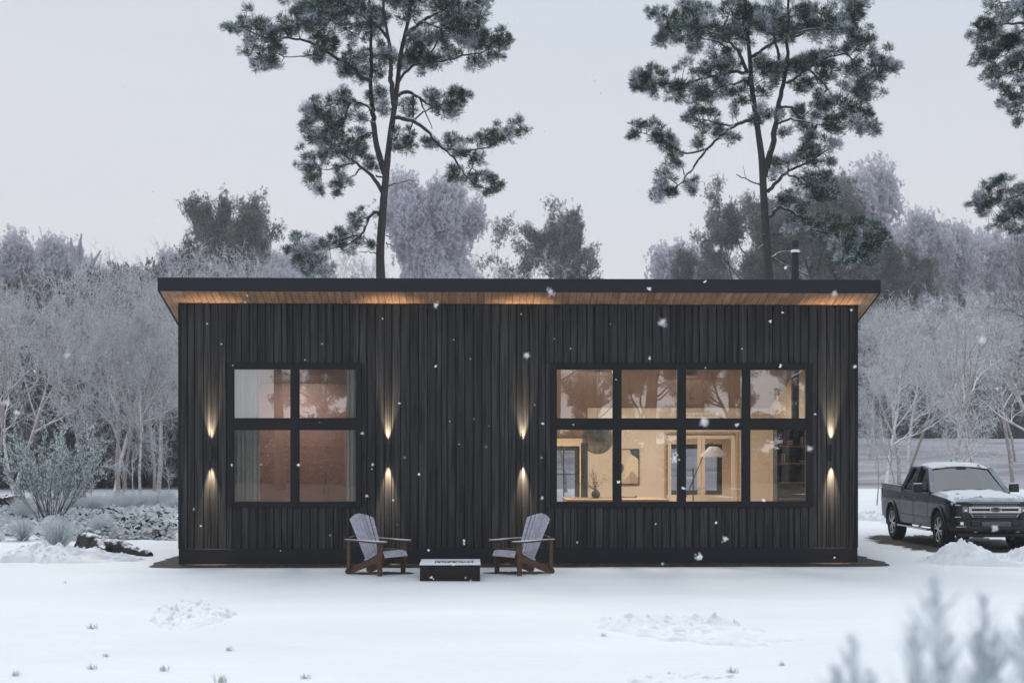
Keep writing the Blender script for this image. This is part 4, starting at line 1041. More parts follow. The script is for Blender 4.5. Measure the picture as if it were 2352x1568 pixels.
    # headlights
    for s in (-1, 1):
        mb = MB()
        def hl(u, v, s=s):
            x = .585+.33*u; z = .70+.04*u*0+.33*v-.03*(1-v)*u; y = fy(x)-.012+.10*u**3; return (s*x, y, z)
        mb.grid(hl, 12, 10, flip=s < 0); h = mb.build('headlight', lower, t, smooth=True, fixn=False)
        mb = MB(); mb.box(s*.60, s*.75, fy(.68)-.022, fy(.68)+.03, .835, .965); mb.build('lamp_lens', lampm, h, bevel=.01)
        mb = MB(); mb.box(s*.64, s*.70, fy(.68)-.026, fy(.68)-.02, .86, .90)
        for z in (.735, .99): mb.beam((s*.78, fy(.8)-.005, z), (s*.90, fy(.88)+.03, z), .012, .012)
        mb.beam((s*.77, fy(.78)-.008, .99), (s*.77, fy(.78)-.008, .735), .008, .012); mb.build('light_signature', bright, h)
    # bumper
    mb = MB(); n = 16
    def bump(u, v):
        x = -.985+1.97*u; a = abs(x)/.985; y = -.99-.04*(1-a*a)+.20*a**5; zz = [.70, .69, .60, .48, .40, .36]; yy = [.05, 0, -.01, 0, .03, .10]; k = v*5; i = min(4, int(k)); f = k-i
        return (x, y+yy[i]*(1-f)+yy[i+1]*f, zz[i]*(1-f)+zz[i+1]*f)
    mb.grid(bump, 30, 15, flip=True); mb.build('front_bumper', lower, t, smooth=True, fixn=False)
    for s in (-1, 1):
        mb = MB(); mb.grid(lambda u, v: (s*(.80+.19*u), -.99-.04*(1-((.80+.19*u)/.985)**2)+.2*((.80+.19*u)/.985)**5+.04+.42*u*v, .72-.30*v), 8, 6, flip=s < 0); mb.build('bumper_corner', lower, t, smooth=True)
    mb = MB(); mb.box(-.34, .34, -1.045, -1.0, .535, .645); lp = mb.build('lower_grille', dark, t, bevel=.01)
    mb = MB()
    for k in range(4): mb.box(-.33, .33, -1.052, -1.046, .55+.025*k, .558+.025*k)
    mb.build('slats', rimm, lp)
    for s in (-1, 1):
        mb = MB(); mb.box(s*.36, s*.58, -1.05, -.99, .545, .66); mb.build('bumper_pad', lower, t, bevel=.015)
    for s in (-1, 1):
        mb = MB(); mb.box(s*.70, s*.86, -1.0, -.93, .55, .65); fg = mb.build('fog_light', dark, t, bevel=.01)
        mb = MB(); mb.box(s*.735, s*.82, -1.012, -1.001, .565, .635); mb.build('fog_lens', bright, fg, bevel=.01)
        mb = MB(); mb.beam((s*.68, -1.005, .535), (s*.88, -.93, .525), .015, .012); mb.build('fog_trim', chrome, fg)
        mb = MB(); mb.tube([(s*.45, -1.0, .43), (s*.45, -1.06, .42), (s*.52, -1.06, .42), (s*.52, -1.0, .43)], .012, 6); mb.build('tow_hook', rimm, t)
    mb = MB(); mb.box(-.85, .85, -.93, -.80, .30, .40); mb.build('air_dam', dark, t, bevel=.02)
    # ---- wheels
    def wheel(s, y):
        c = (0, 0, 0)
        mb = MB(); r = .42
        mb.lathe([(.27, -.13), (.35, -.145), (r-.03, -.14), (r-.006, -.12), (r, -.09), (r, .09), (r-.006, .12), (r-.03, .14), (.35, .145), (.27, .13)], c, 48, 'x')
        for k in range(48):
            a = 2*pi*k/48; p = Vector((0, cos(a), sin(a)))
            for xx in (-.115, .06): mb.beam(p*(r-.004)+Vector((xx, 0, 0)), p*(r-.004)+Vector((xx+.055, 0, 0)), .03, .012, p)
        w = mb.build('wheel', rub, t, smooth=False); w.location = (s*.86, y, .42)
        mb = MB(); mb.lathe([(.275, s*.13), (.268, s*.135), (.255, s*.12), (.25, s*.02), (.25, -s*.10)], c, 40, 'x')
        for k in range(6):
            a0 = 2*pi*k/6+.26
            for d in (-.16, .16):
                p0 = Vector((s*.118, cos(a0+d*.45)*.045, sin(a0+d*.45)*.045)); p1 = Vector((s*.112, cos(a0+d)*.258, sin(a0+d)*.258)); mb.beam(p0, p1, .034, .03, (s, 0, 0))
        mb.lathe([(0, s*.14), (.05, s*.138), (.065, s*.12), (.065, s*.06)], c, 20, 'x')
        mb.build('rim', rimm, w, bevel=.003)
        mb = MB(); mb.lathe([(0, s*.03), (.17, s*.03), (.17, s*.0), (0, 0)], c, 24, 'x'); mb.build('brake_disc', dark, w)
    for s in (-1, 1):
        for y in (0, RA): wheel(s, y)
truck()
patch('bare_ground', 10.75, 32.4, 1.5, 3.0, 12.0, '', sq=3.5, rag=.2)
# ================================================================== procedural branching
def grow(seed, H, r0, spec, lean=0.0, first=.25, wig=.18, prof=None):
    prof = prof or (lambda t: 1.15-.55*t)
    """spec: list of levels [(children, length ratio, angle, up)], returns dict level->segments and tips"""
    rs = random.Random(seed); S = []; tips = []
    def br(p, d, L, r, lv):
        n = max(3, int(5 if lv < 2 else 4)); pts = [p]; w = wig*(1+.28*lv)
        up = spec[lv][3]
        for i in range(n):
            d = (d+Vector((rs.gauss(0, w), rs.gauss(0, w), rs.gauss(0, w*.7)+up))).normalized()
            q = p+d*L/n; ra = r*(1-.8*i/n); rb = r*(1-.8*(i+1)/n); S.append((p, q, ra, rb, lv)); p = q; pts.append((p, d))
        pts = pts[1:]
        if lv+1 < len(spec):
            nc, rat, ang, _ = spec[lv+1]
            for c in range(nc):
                t = (first+(1-first)*((c+rs.random())/nc)) if lv == 0 else rs.uniform(.2, 1.0)
                k = min(n-1, int(t*n)); base, dd = pts[k]; f = t*n-k
                base = base - dd*(L/n)*(1-f) if k >= 0 else base
                ax = dd.orthogonal().normalized(); ax.rotate(Matrix.Rotation(rs.uniform(0, 2*pi), 3, dd))
                nd = (dd*cos(R(ang)*rs.uniform(.7, 1.3))+ax*sin(R(ang)*rs.uniform(.7, 1.3))).normalized()
                ln = L*rat*rs.uniform(.7, 1.25)*(prof(t) if lv == 0 else 1)
                br(base, nd, ln, max(r*(1-.7*t)*.62, .004), lv+1)
        else: tips.append((p, d))
    br(Vector((0, 0, -.1)), Vector((lean, 0, 1)).normalized(), H, r0, 0)
    return S, tips
def seg_arrays(S, cond, rmin=.006):
    a = [s for s in S if cond(s[4])]
    return ([tuple(s[0]) for s in a], [tuple(s[1]) for s in a], [max(s[2], rmin) for s in a], [max(s[3], rmin*.8) for s in a])
def trunk_mesh(S, lvmax, mat, parent, name='trunk', n=7, flare=1.25):
    # weld consecutive segments of one branch into tubes
    mb = MB(); run = []; rad = []
    def flush():
        if len(run) > 1:
            rr = list(rad)
            mb.tube(run, rr, n)
    last = None
    for s in S:
        if s[4] > lvmax: continue
        if last is None or (Vector(s[0])-last).length > 1e-5:
            flush(); run = [s[0]]; rad = [s[2]]
        run.append(s[1]); rad.append(s[3]); last = Vector(s[1])
    flush()
    return mb.build(name, mat, parent, smooth=True, fixn=False)

# ---- bare frosted trees
def bare(seed, name, H, r0, spec, twigr, mats, first=.3, lean=0, lvt=1, wig=.14):
    S, tips = grow(seed, H, r0, spec, lean, first, wig)
    t = thing(name, None, None)
    trunk_mesh(S, lvt, mats[0], t)
    P0, P1, R0, R1 = seg_arrays(S, lambda l: l > lvt, twigr); prisms_mesh('crown', P0, P1, R0, R1, 3, mats[1], t)
    print(name, 'segs', len(S)); return t
SPB = [(0, 1, 0, .03), (11, .54, 48, .09), (7, .52, 45, .03), (6, .50, 46, .0), (4, .52, 48, -.01), ]
bareA = bare(11, 'bare_tree', 8.6, .17, SPB, .0095, (M['birch'], M['twig']), .42, wig=.14, lvt=2)
bareB = bare(23, 'bare_tree', 9.0, .15, SPB, .0095, (M['birch'], M['twig']), .36, .12, wig=.15, lvt=2)
bareC = bare(37, 'bare_tree', 7.6, .13, [(0, 1, 0, .02), (11, .6, 40, .12), (7, .52, 42, .02), (7, .5, 42, .0), (5, .5, 48, -.02)], .009, (M['birch'], M['twig']), .32, -.1, wig=.16, lvt=2)
bareT = bare(91, 'tall_trunk_tree', 13.0, .27, [(0, 1, 0, .05), (7, .26, 55, .08), (4, .5, 45, .04), (4, .5, 45, .0)], .012, (M['darktwig'], M['darktwig']), .5, 0, wig=.03)
bareS = bare(51, 'small_bare_tree', 3.6, .06, [(0, 1, 0, .02), (9, .62, 45, .06), (8, .55, 42, .02), (7, .55, 40, .0)], .006, (M['birch'], M['twig']), .3, .1, wig=.17)
bareD = bare(71, 'dark_bare_tree', 9.5, .17, [(0, 1, 0, .03), (11, .55, 42, .10), (7, .55, 40, .05), (6, .5, 40, .02), (5, .5, 42, 0)], .007, (M['darktwig'], M['darktwig']), .3, .1, wig=.13)
used = {}
def place(src, px, Y, s, rz, label, cat, group=None, sx=1.0, x=None, z=None, name=None):
    if id(src) not in used: o = src; used[id(src)] = 1
    else: o = copy_tree(src)
    if name: o.name = name
    xx = X_(px, Y) if x is None else x
    o.location = (xx, Y, gh(xx, Y) if z is None else z); o.rotation_euler = (0, 0, rz); o.scale = (s*sx, s*sx, s)
    o['label'] = label; o['category'] = cat
    if group: o['group'] = group
    elif 'group' in o: del o['group']
    return o
BB = {}
def bbox(src):
    if src.name not in BB:
        A = []
        for k in kids(src):
            a = np.empty(len(k.data.vertices)*3, np.float32); k.data.vertices.foreach_get('co', a); A.append(a.reshape(-1, 3)[::7])
        A = np.concatenate(A); H_ = np.percentile(A[:, 2], 99.7); U = A[A[:, 2] > H_*.55]; c = U[:, :2].mean(0); BB[src.name] = (H_, np.percentile(np.hypot(U[:, 0]-c[0], U[:, 1]-c[1]), 93), c)
    return BB[src.name]
PROTO = {}
def fit(src, px, Y, top, wid, rz, label, cat, group=None, name=None):
    """scale the tree so that its tip stands at photo row top and its crown is wid wide (photo units)"""
    if id(src) not in PROTO: PROTO[id(src)] = bbox(src)
    H, Rr, cc = PROTO[id(src)]
    x = X_(px, Y); g = gh(x, Y); s = (Z_(top, Y)-g)/H; sx = min(1.45, max(.6, (wid*.5*Y/FPX)/(Rr*s))) if wid else 1.0
    ox = (cc[0]*cos(rz)-cc[1]*sin(rz))*s*sx
    return place(src, px, Y, s, rz, label, cat, group, sx, name=name, x=x-ox)
rnd = random.Random(99)
GL = 'frosted bare trees left of the house'
V3 = (bareA, bareB, bareC)
for px, Y, top, wid, v, lb in [
 (20, 55, 640, 190, 0, 'frosted bare tree at the far left edge behind the willow bush'),
 (112, 60, 600, 230, 1, 'frosted bare tree rising straight behind the willow bush'),
 (170, 57, 625, 220, 2, 'leaning frosted tree right behind the top of the willow bush'),
 (268, 60, 585, 240, 0, 'thick-trunked bare tree behind the low silver bush row'),
 (302, 56, 640, 200, 2, 'snow-streaked slim tree between two thick trunks left of the house'),
 (322, 63, 600, 230, 1, 'pale leaning trunk second from the left wall of the house'),
 (352, 58, 660, 200, 2, 'thin snow-banded tree just left of the broad trunk by the house'),
 (385, 60, 590, 240, 0, 'broad ribbed pale trunk nearest the left wall of the house')]: fit(V3[v], px, Y, top, wid, rnd.uniform(0, 6.3), lb, 'tree', GL)
for k, px in enumerate((-60, 65, 215, 430, -20, 345)):
    fit(V3[k % 3], px+rnd.uniform(-8, 8), 66+rnd.uniform(0, 14), rnd.uniform(600, 680), rnd.uniform(170, 240), rnd.uniform(0, 6.3), 'frosted bare tree deeper in the thicket left of the house', 'tree', 'frosted bare trees deeper in the left thicket')
for px in (455, 505, 555, 610, 660, 715, 770, 820, 880, 935, 985, 1040, 1085, 1125, 1170, 1220):
    fit(V3[int(px) % 3], px+rnd.uniform(-8, 8), 62+rnd.uniform(0, 10), (rnd.uniform(575, 610) if px < 960 else rnd.uniform(585, 625)) if px not in (505, 820) else 565, rnd.uniform(150, 200), rnd.uniform(0, 6.3), 'frosted bare tree whose top shows over the left half of the roof', 'tree', 'bare tree tops over the roof')
GR = 'frosted bare trees right of the house'
for px, Y, top, wid, v, lb in [
 (2098, 58, 690, 250, 1, 'forked pale bare tree standing left of the pickup cab'),
 (2238, 60, 660, 300, 0, 'tall forked white tree above the pickup roof'),
 (2008, 52, 800, 150, 2, 'bushy frosted tree touching the right wall of the house'),
 (2170, 74, 680, 220, 2, 'frosted bare tree between the two forked trees'),
 (2060, 80, 670, 200, 0, 'far frosted tree behind the forked tree left of the pickup'),
 (2330, 66, 640, 260, 1, 'frosted bare tree behind the right end of the pickup'),
 (2290, 84, 640, 220, 0, 'far frosted tree above the pickup windscreen'),
 (2135, 92, 660, 200, 1, 'far pale tree above the pickup cab')]: fit(V3[v], px, Y, top, wid, rnd.uniform(0, 6.3), lb, 'tree', GR)
for k in range(3): fit(V3[k % 3], 2030+k*120, 88+rnd.uniform(0, 22), rnd.uniform(650, 720), rnd.uniform(150, 220), rnd.uniform(0, 6.3), 'frosted bare tree on the far slope right of the house', 'tree', 'frosted bare trees on the far right slope')
fit(bareD, 2400, 47, 510, 400, 2.2, 'dark-limbed bare tree leaning in at the right edge above the pickup', 'tree')
fit(bareS, 2252, 50, 880, 150, .5, 'small frosted sapling right behind the pickup roof', 'sapling')
fit(bareS, 2180, 56, 960, 90, 2.5, 'small curved sapling behind the pickup cab', 'sapling')
fit(bareS, 312, 57, 930, 90, 1.5, 'small curved frosted sapling among the thick trunks left of the house', 'sapling')
fit(bareS, 368, 55, 960, 80, 3.9, 'small frosted sapling beside the broad trunk near the house', 'sapling')
fit(bareS, 218, 56, 910, 110, 5.1, 'small forked frosted sapling right of the willow bush', 'sapling')
fit(bareS, 1994, 54, 930, 90, 4.1, 'small frosted sapling at the right wall of the house', 'sapling')

# ---- leafy trees: tufts of narrow leaves
def tufts(rs, C, D, n, length, width, spread, droop=.1, snowp=.25, csnow=None):
    """C (N,3) centres, D (N,3) dirs; n leaves each -> quads (N*n,4,3), snow flags"""
    N = len(C); C = np.repeat(C, n, 0); D = np.repeat(D, n, 0)
    d = D + rs.normal(0, spread, (N*n, 3)); d /= np.linalg.norm(d, axis=1, keepdims=True)+1e-9
    L = length*rs.uniform(.55, 1.2, (N*n, 1)); st = C + rs.normal(0, length*.25, (N*n, 3))
    w = np.cross(d, rs.normal(0, 1, (N*n, 3))); w /= np.linalg.norm(w, axis=1, keepdims=True)+1e-9; w = w*width*rs.uniform(.6, 1.3, (N*n, 1))
    e = st+d*L; e[:, 2] -= droop*L[:, 0]
    m = (st+e)/2
    Q = np.stack([st, m+w, e, m-w], 1)
    p = np.full(N*n, snowp) if csnow is None else np.repeat(csnow, n)
    return Q, (rs.uniform(0, 1, N*n) < p)
def leafy(seed, name, H, r0, spec, mats, n, length, width, first=.2, lvt=2, rad=.0, snowp=.3, per=1, blob=.35, cond=None, prof=None, wig=.16, spr=.75):
    S, tips = grow(seed, H, r0, spec, 0, first, wig, prof)
    t = thing(name, None, None); trunk_mesh(S, lvt, mats[0], t, n=5)
    rs = np.random.RandomState(seed); ends = [(tuple(s[1]), tuple((Vector(s[1])-Vector(s[0])).normalized())) for s in S if s[4] >= len(spec)-2]
    C = np.array([e[0] for e in ends]); D = np.array([e[1] for e in ends]); C = np.repeat(C, per, 0)+rs.normal(0, blob, (len(C)*per, 3)); D = np.repeat(D, per, 0)
    D = D+np.array([0, 0, .35])
    cs = np.clip(snowp+.35*np.array([mn.noise(Vector(c)*.9) for c in C]), .02, .95)
    Q, fl = tufts(rs, C, D, n, length, width, spr, .0, snowp, cs)
    quads_mesh('crown', Q, [mats[1], mats[2]], t, midx=fl.astype(int)); print(name, 'leaf quads', len(Q)); return t
RND = lambda t: .45+.65*sin(pi*min(1, max(0, (t-.30)/.78)))
ol1 = leafy(5, 'evergreen_tree', 9.0, .24, [(0, 1, 0, .02), (18, .32, 58, .10), (5, .50, 50, .09), (4, .52, 50, .06)], (M['darktwig'], M['olive'], M['olive_frost']), 9, .13, .016, .36, 2, 0, .24, 15, .16, prof=RND, wig=.10)
ol2 = leafy(9, 'evergreen_tree', 8.6, .26, [(0, 1, 0, .02), (9, .44, 42, .13), (4, .50, 46, .10), (4, .50, 50, .07)], (M['darktwig'], M['olive'], M['olive_frost']), 9, .13, .016, .34, 2, 0, .40, 20, .17, prof=RND, wig=.22)
ri1 = leafy(15, 'rime_tree', 10.0, .2, [(0, 1, 0, .0), (15, .26, 72, .04), (8, .5, 50, -.01), (6, .5, 45, 0)], (M['birch'], M['rime'], M['rime']), 8, .17, .055, .25, 1, 0, .3, 11, .28, prof=RND, wig=.2, spr=2.5)
ri2 = leafy(19, 'rime_tree', 9.0, .2, [(0, 1, 0, .0), (12, .36, 58, .08), (8, .5, 50, .0), (6, .5, 45, 0)], (M['birch'], M['rime'], M['rime']), 8, .17, .055, .3, 1, 0, .3, 11, .28, prof=RND, wig=.24, spr=2.5)
dk1 = leafy(29, 'forest_tree', 10.0, .25, [(0, 1, 0, .0), (16, .42, 75, .0), (7, .5, 50, -.0), (5, .5, 45, 0)], (M['darktwig'], M['darkleaf'], M['olive_frost']), 7, .42, .09, .03, 1, 0, .05, 6, .4)
dk2 = leafy(33, 'forest_tree', 10.0, .25, [(0, 1, 0, .0), (16, .42, 75, .0), (7, .5, 50, -.0), (5, .5, 45, 0)], (M['darktwig'], M['mistleaf'], M['mistleaf']), 7, .40, .08, .03, 1, 0, .05, 6, .4)
fit(ol1, 535, 150, 458, 235, .4, 'olive-grey evergreen tree above the left end of the roof', 'tree')
fit(ol2, 1284, 150, 448, 250, 1.1, 'frosted evergreen with spreading limbs above the middle of the roof', 'tree')
fit(ol2, 1712, 140, 424, 240, 2.4, 'dusky evergreen directly behind the twin-stemmed pine', 'tree')
fit(ol1, 1895, 125, 405, 320, 4.0, 'large snow-flecked evergreen behind the chimney pipe', 'tree')
fit(ol1, 2030, 145, 560, 200, 1.0, 'evergreen tree just past the right end of the roof', 'tree')
fit(ol2, 1600, 150, 545, 170, 5.0, 'low evergreen left of the dusky one behind the roof', 'tree')
fit(ri1, 985, 260, 428, 180, .4, 'pale rime-covered tree right of the left pine trunk', 'tree')
fit(ri2, 1945, 270, 380, 220, 2.0, 'highest pale rime-covered tree above the right end of the roof', 'tree')
fit(ri2, 690, 270, 578, 120, 1.2, 'low pale rime-covered tree left of the left pine trunk', 'tree')
fit(ri2, 1640, 270, 540, 240, 3.2, 'pale rime-covered tree left of the dusky evergreen', 'tree')
for px, Y, tp in ((-30, 160, 590), (45, 170, 570), (85, 178, 580), (140, 165, 572), (200, 174, 610), (250, 168, 655), (330, 180, 640), (410, 176, 600), (610, 180, 590)):
    fit((ri1, ri2)[px % 2], px, Y+75, tp, 130, px, 'pale rime-covered tree rising behind the left thicket', 'tree', 'rime-covered trees behind the left thicket')
for px, Y, tp in ((2055, 182, 545), (2100, 170, 512), (2150, 184, 540), (2185, 172, 520), (2235, 186, 560), (2290, 175, 540), (2335, 182, 525), (2390, 178, 540)):
    fit((ri1, ri2)[px % 2], px, Y+85, tp, 125, px, 'pale rime-covered tree on the skyline right of the house', 'tree', 'rime-covered trees on the right skyline')
# standing dead snag on the left skyline
og = (X_(180, 90), 90, gh(X_(180, 90), 90)); t = thing('dead_tree', 'broken dead tree sticking up on the left skyline', 'tree', og); k = 90/3400
mb = MB()
def dp(px, py): return (X_(px, 90)-og[0], 0, Z_(py, 90)-og[2])
for pts, r in (([(182, 1120), (180, 700), (176, 620), (173, 585)], [.35, .3, .24, .18]), ([(176, 610), (182, 570), (188, 540)], [.16, .1, .04]), ([(178, 625), (188, 590), (186, 556)], [.14, .1, .04]), ([(174, 600), (165, 575), (163, 550)], [.14, .1, .04]), ([(180, 690), (200, 640), (218, 600), (232, 578)], [.2, .16, .1, .04]), ([(205, 630), (212, 600), (210, 585)], [.1, .07, .03])):
    mb.tube([dp(*p) for p in pts], r, 7)
mb.build('trunk', plain('weathered_snag_wood', (.44, .44, .49), .9), t, smooth=True)
# deep forest
rnd = random.Random(7)
for i in range(78):
    px = -120+i*33+rnd.uniform(-14, 14)
    if 470 < px < 1940: continue
    left = px < 500
    for j in range(2):
        Y = rnd.uniform(79, 92) if left else rnd.uniform(200, 260)
        fit(dk2 if left else dk1, px+rnd.uniform(-15, 15), Y, rnd.uniform(640, 780) if left else rnd.uniform(690, 860), rnd.uniform(100, 160), rnd.uniform(0, 6.3), 'dark hazy tree deep in the woods behind the yard', 'tree', 'dark trees deep in the woods')
# trees across the yard, behind the viewer: the windows mirror them
for i, (x, y, s) in enumerate(((-30, -34, .5), (-22, -33, .62), (-15.5, -36, .55), (-9, -33, .6), (-3.5, -36, .5), (2, -34, .6), (8, -36, .55), (14, -34, .62), (21, -36, .55), (28, -34, .6), (36, -36, .55))):
    place(dk1, 0, y, s*.62, i*1.3, 'dark tree across the yard mirrored in the window panes', 'tree', 'dark trees mirrored in the windows', sx=2.0, x=x, z=0)
for i, (x, y, s) in enumerate(((-12.5, -24, 1.0), (-9.6, -22, 1.15), (-6.4, -26, 1.3), (-3.0, -21, .9), (2.8, -25, 1.1), (4.6, -24, .8), (6.3, -22, 1.4), (8.0, -23, .9), (9.6, -24, 1.45), (11.9, -22, 1.2), (14.3, -25, 1.0), (16.4, -22, .8), (18.3, -25, 1.2), (20.6, -23, .9))):
    place(bareT, 0, y, s, i*2.1+.4, 'tall dark bare tree across the yard mirrored in the upper panes', 'tree', 'tall dark trees mirrored in the upper panes', x=x, z=0)
for i, (x, y, s) in enumerate(((-8.5, -30, .75), (-4.4, -33, .9), (4.2, -34, .8), (9.0, -30, .85), (12.6, -32, .95), (15.6, -29, .8), (19.3, -31, .95), (6.6, -34, .7))):
    place(ol2, 0, y, s, i*1.7, 'dense evergreen across the yard mirrored in the panes', 'tree', 'evergreens mirrored in the windows', x=x, z=0)

# ================================================================== the big pines, drawn limb by limb
def pine(name, label, Y0, tr, limbs, clumps, seed, extra=None, dens=1.0):
    s = Y0/FPX; rs = np.random.RandomState(seed); rr = random.Random(seed)
    def W(cx, cy, dep=0): px, py = tr(cx, cy); return Vector((X_(px, Y0), Y0+dep, Z_(py, Y0)))
    b = W(*limbs[0][0][0]); gx = b.x; og = Vector((gx, Y0, gh(gx, Y0)))
    t = thing(name, label, 'tree', og)
    mb = MB(); LPts = []
    unit = (W(100, 0)-W(0, 0)).length/100
    for k, (pts, r0, r1, dep) in enumerate(limbs):
        n = len(pts); P = []
        for i, (cx, cy) in enumerate(pts):
            P.append(W(cx, cy, dep*i/(n-1)) - og)
        # smooth subdivision with small wiggle
        Q = []; RR = []; sub = 4
        for i in range(n-1):
            a, b_, c, d = P[max(i-1, 0)], P[i], P[i+1], P[min(i+2, n-1)]
            for j in range(sub):
                u = j/sub
                q = .5*((2*b_)+(-a+c)*u+(2*a-5*b_+4*c-d)*u*u+(-a+3*b_-3*c+d)*u**3)
                if k and (i or j): q = q+Vector((rr.gauss(0, 1), rr.gauss(0, 1.5), rr.gauss(0, 1)))*unit*3.0
                Q.append(q); f = (i+u)/(n-1); RR.append((r0+(r1-r0)*f)*unit*(1+.05*rr.uniform(-1, 1)))
        Q.append(P[-1]); RR.append(r1*unit)
        if k == 0:
            Q = [Vector((0, 0, -.3)), Vector((Q[0].x*.6, 0, .4))]+Q[0:]; RR = [RR[0]*1.5, RR[0]*1.15]+RR
        mb.tube(Q, RR, 9 if r0 > 8 else 6)
        if k: LPts += Q
        else: LPts += Q[int(len(Q)*.45):]
    LA = np.array([tuple(p) for p in LPts])
    C = []; D = []; P0 = []; P1 = []; CS = []; R0 = []; R1 = []
    dup_ = [(cx+rr.uniform(-40, 40), cy+rr.uniform(-30, 30), r*.8) for cx, cy, r in clumps if cy < 430 and rr.random() < .6]
    sat = []
    for cx, cy, r in clumps+dup_:
        for q_ in range(3):
            a_ = rr.uniform(0, 2*pi); sat.append((cx+cos(a_)*r*rr.uniform(.75, 1.15), cy+sin(a_)*r*rr.uniform(.6, .95), r*rr.uniform(.28, .48)))
    for (cx, cy, r) in [(a_, b_, c_*.80) for a_, b_, c_ in clumps+dup_]+sat+(extra or []):
        c = np.array(tuple(W(cx, cy)-og)); dist = np.hypot(LA[:, 0]-c[0], LA[:, 2]-c[2]); j = int(np.argmin(dist)); a = LA[j]
        R_ = r*unit; dy = a[1]+rs.normal(0, .5*R_+.1); dy += rs.uniform(-1, 1)*min(1.2, dist[j]*.8); c[1] = dy
        heavy = rs.uniform(.05, .5)
        # feeder branch with bend
        m = (a+c)/2+rs.normal(0, .1*R_, 3)+np.array([0, 0, .12*R_]); mb.tube([a, m, c], [unit*(1.2+r*.04), unit*(1+r*.025), unit*1.0], 5)
        nt = int(dens*(9+44*(r/50.)**2)); v = rs.normal(0, 1, (nt, 3)); v /= np.linalg.norm(v, axis=1, keepdims=True); rad = rs.uniform(.25, 1, (nt, 1))**.6
        an = rs.uniform(.8, 1.3); p = c+v*rad*R_*np.array([an, 1., .74/an]); dirs = v*np.array([1, 1, .7])+np.array([0, 0, .45])+((c-a)/(np.linalg.norm(c-a)+.3))[None]*.5
        C.append(p); D.append(dirs); CS.append(np.array([.75 if mn.noise(Vector(q)*2.6)+.8*mn.noise(Vector(q)*7) > .27 else .05 for q in p]))
        for q in p[::2]: P0.append(c+(q-c)*.1); P1.append(q); R0.append(unit*1.3); R1.append(unit*.6)
    mb.build('trunk', M['bark'], t, smooth=True, fixn=False)
    C = np.concatenate(C); D = np.concatenate(D); CS = np.concatenate(CS); D /= np.linalg.norm(D, axis=1, keepdims=True)
    Q, fl = tufts(rs, C, D, 14, unit*27, unit*1.15, .40, .0, .3, CS)
    quads_mesh('crown', Q, [M['needle'], M['needle_frost']], t, midx=fl.astype(int)); print(name, 'needles', len(Q))
    prisms_mesh('twigs', P0, P1, R0, R1, 3, M['darktwig'], t)
    return t
t1 = lambda cx, cy: (499.8+cx*.4125, cy*.4125)
t2 = lambda cx, cy: (1381.8+cx*.4312, cy*.4312)
t3 = lambda cx, cy: (2116.8+cx*.375, cy*.375)
rx_ = random.Random(31)
def upper(cx, w, seed, n=46, y0=-60, y1=-620):
    r = random.Random(seed); o = []
    for k in range(n):
        f = k/n; y = y0+(y1-y0)*f; o.append((cx+r.gauss(0, 1)*w*(1-.6*f), y, r.uniform(60, 95)))
    return o
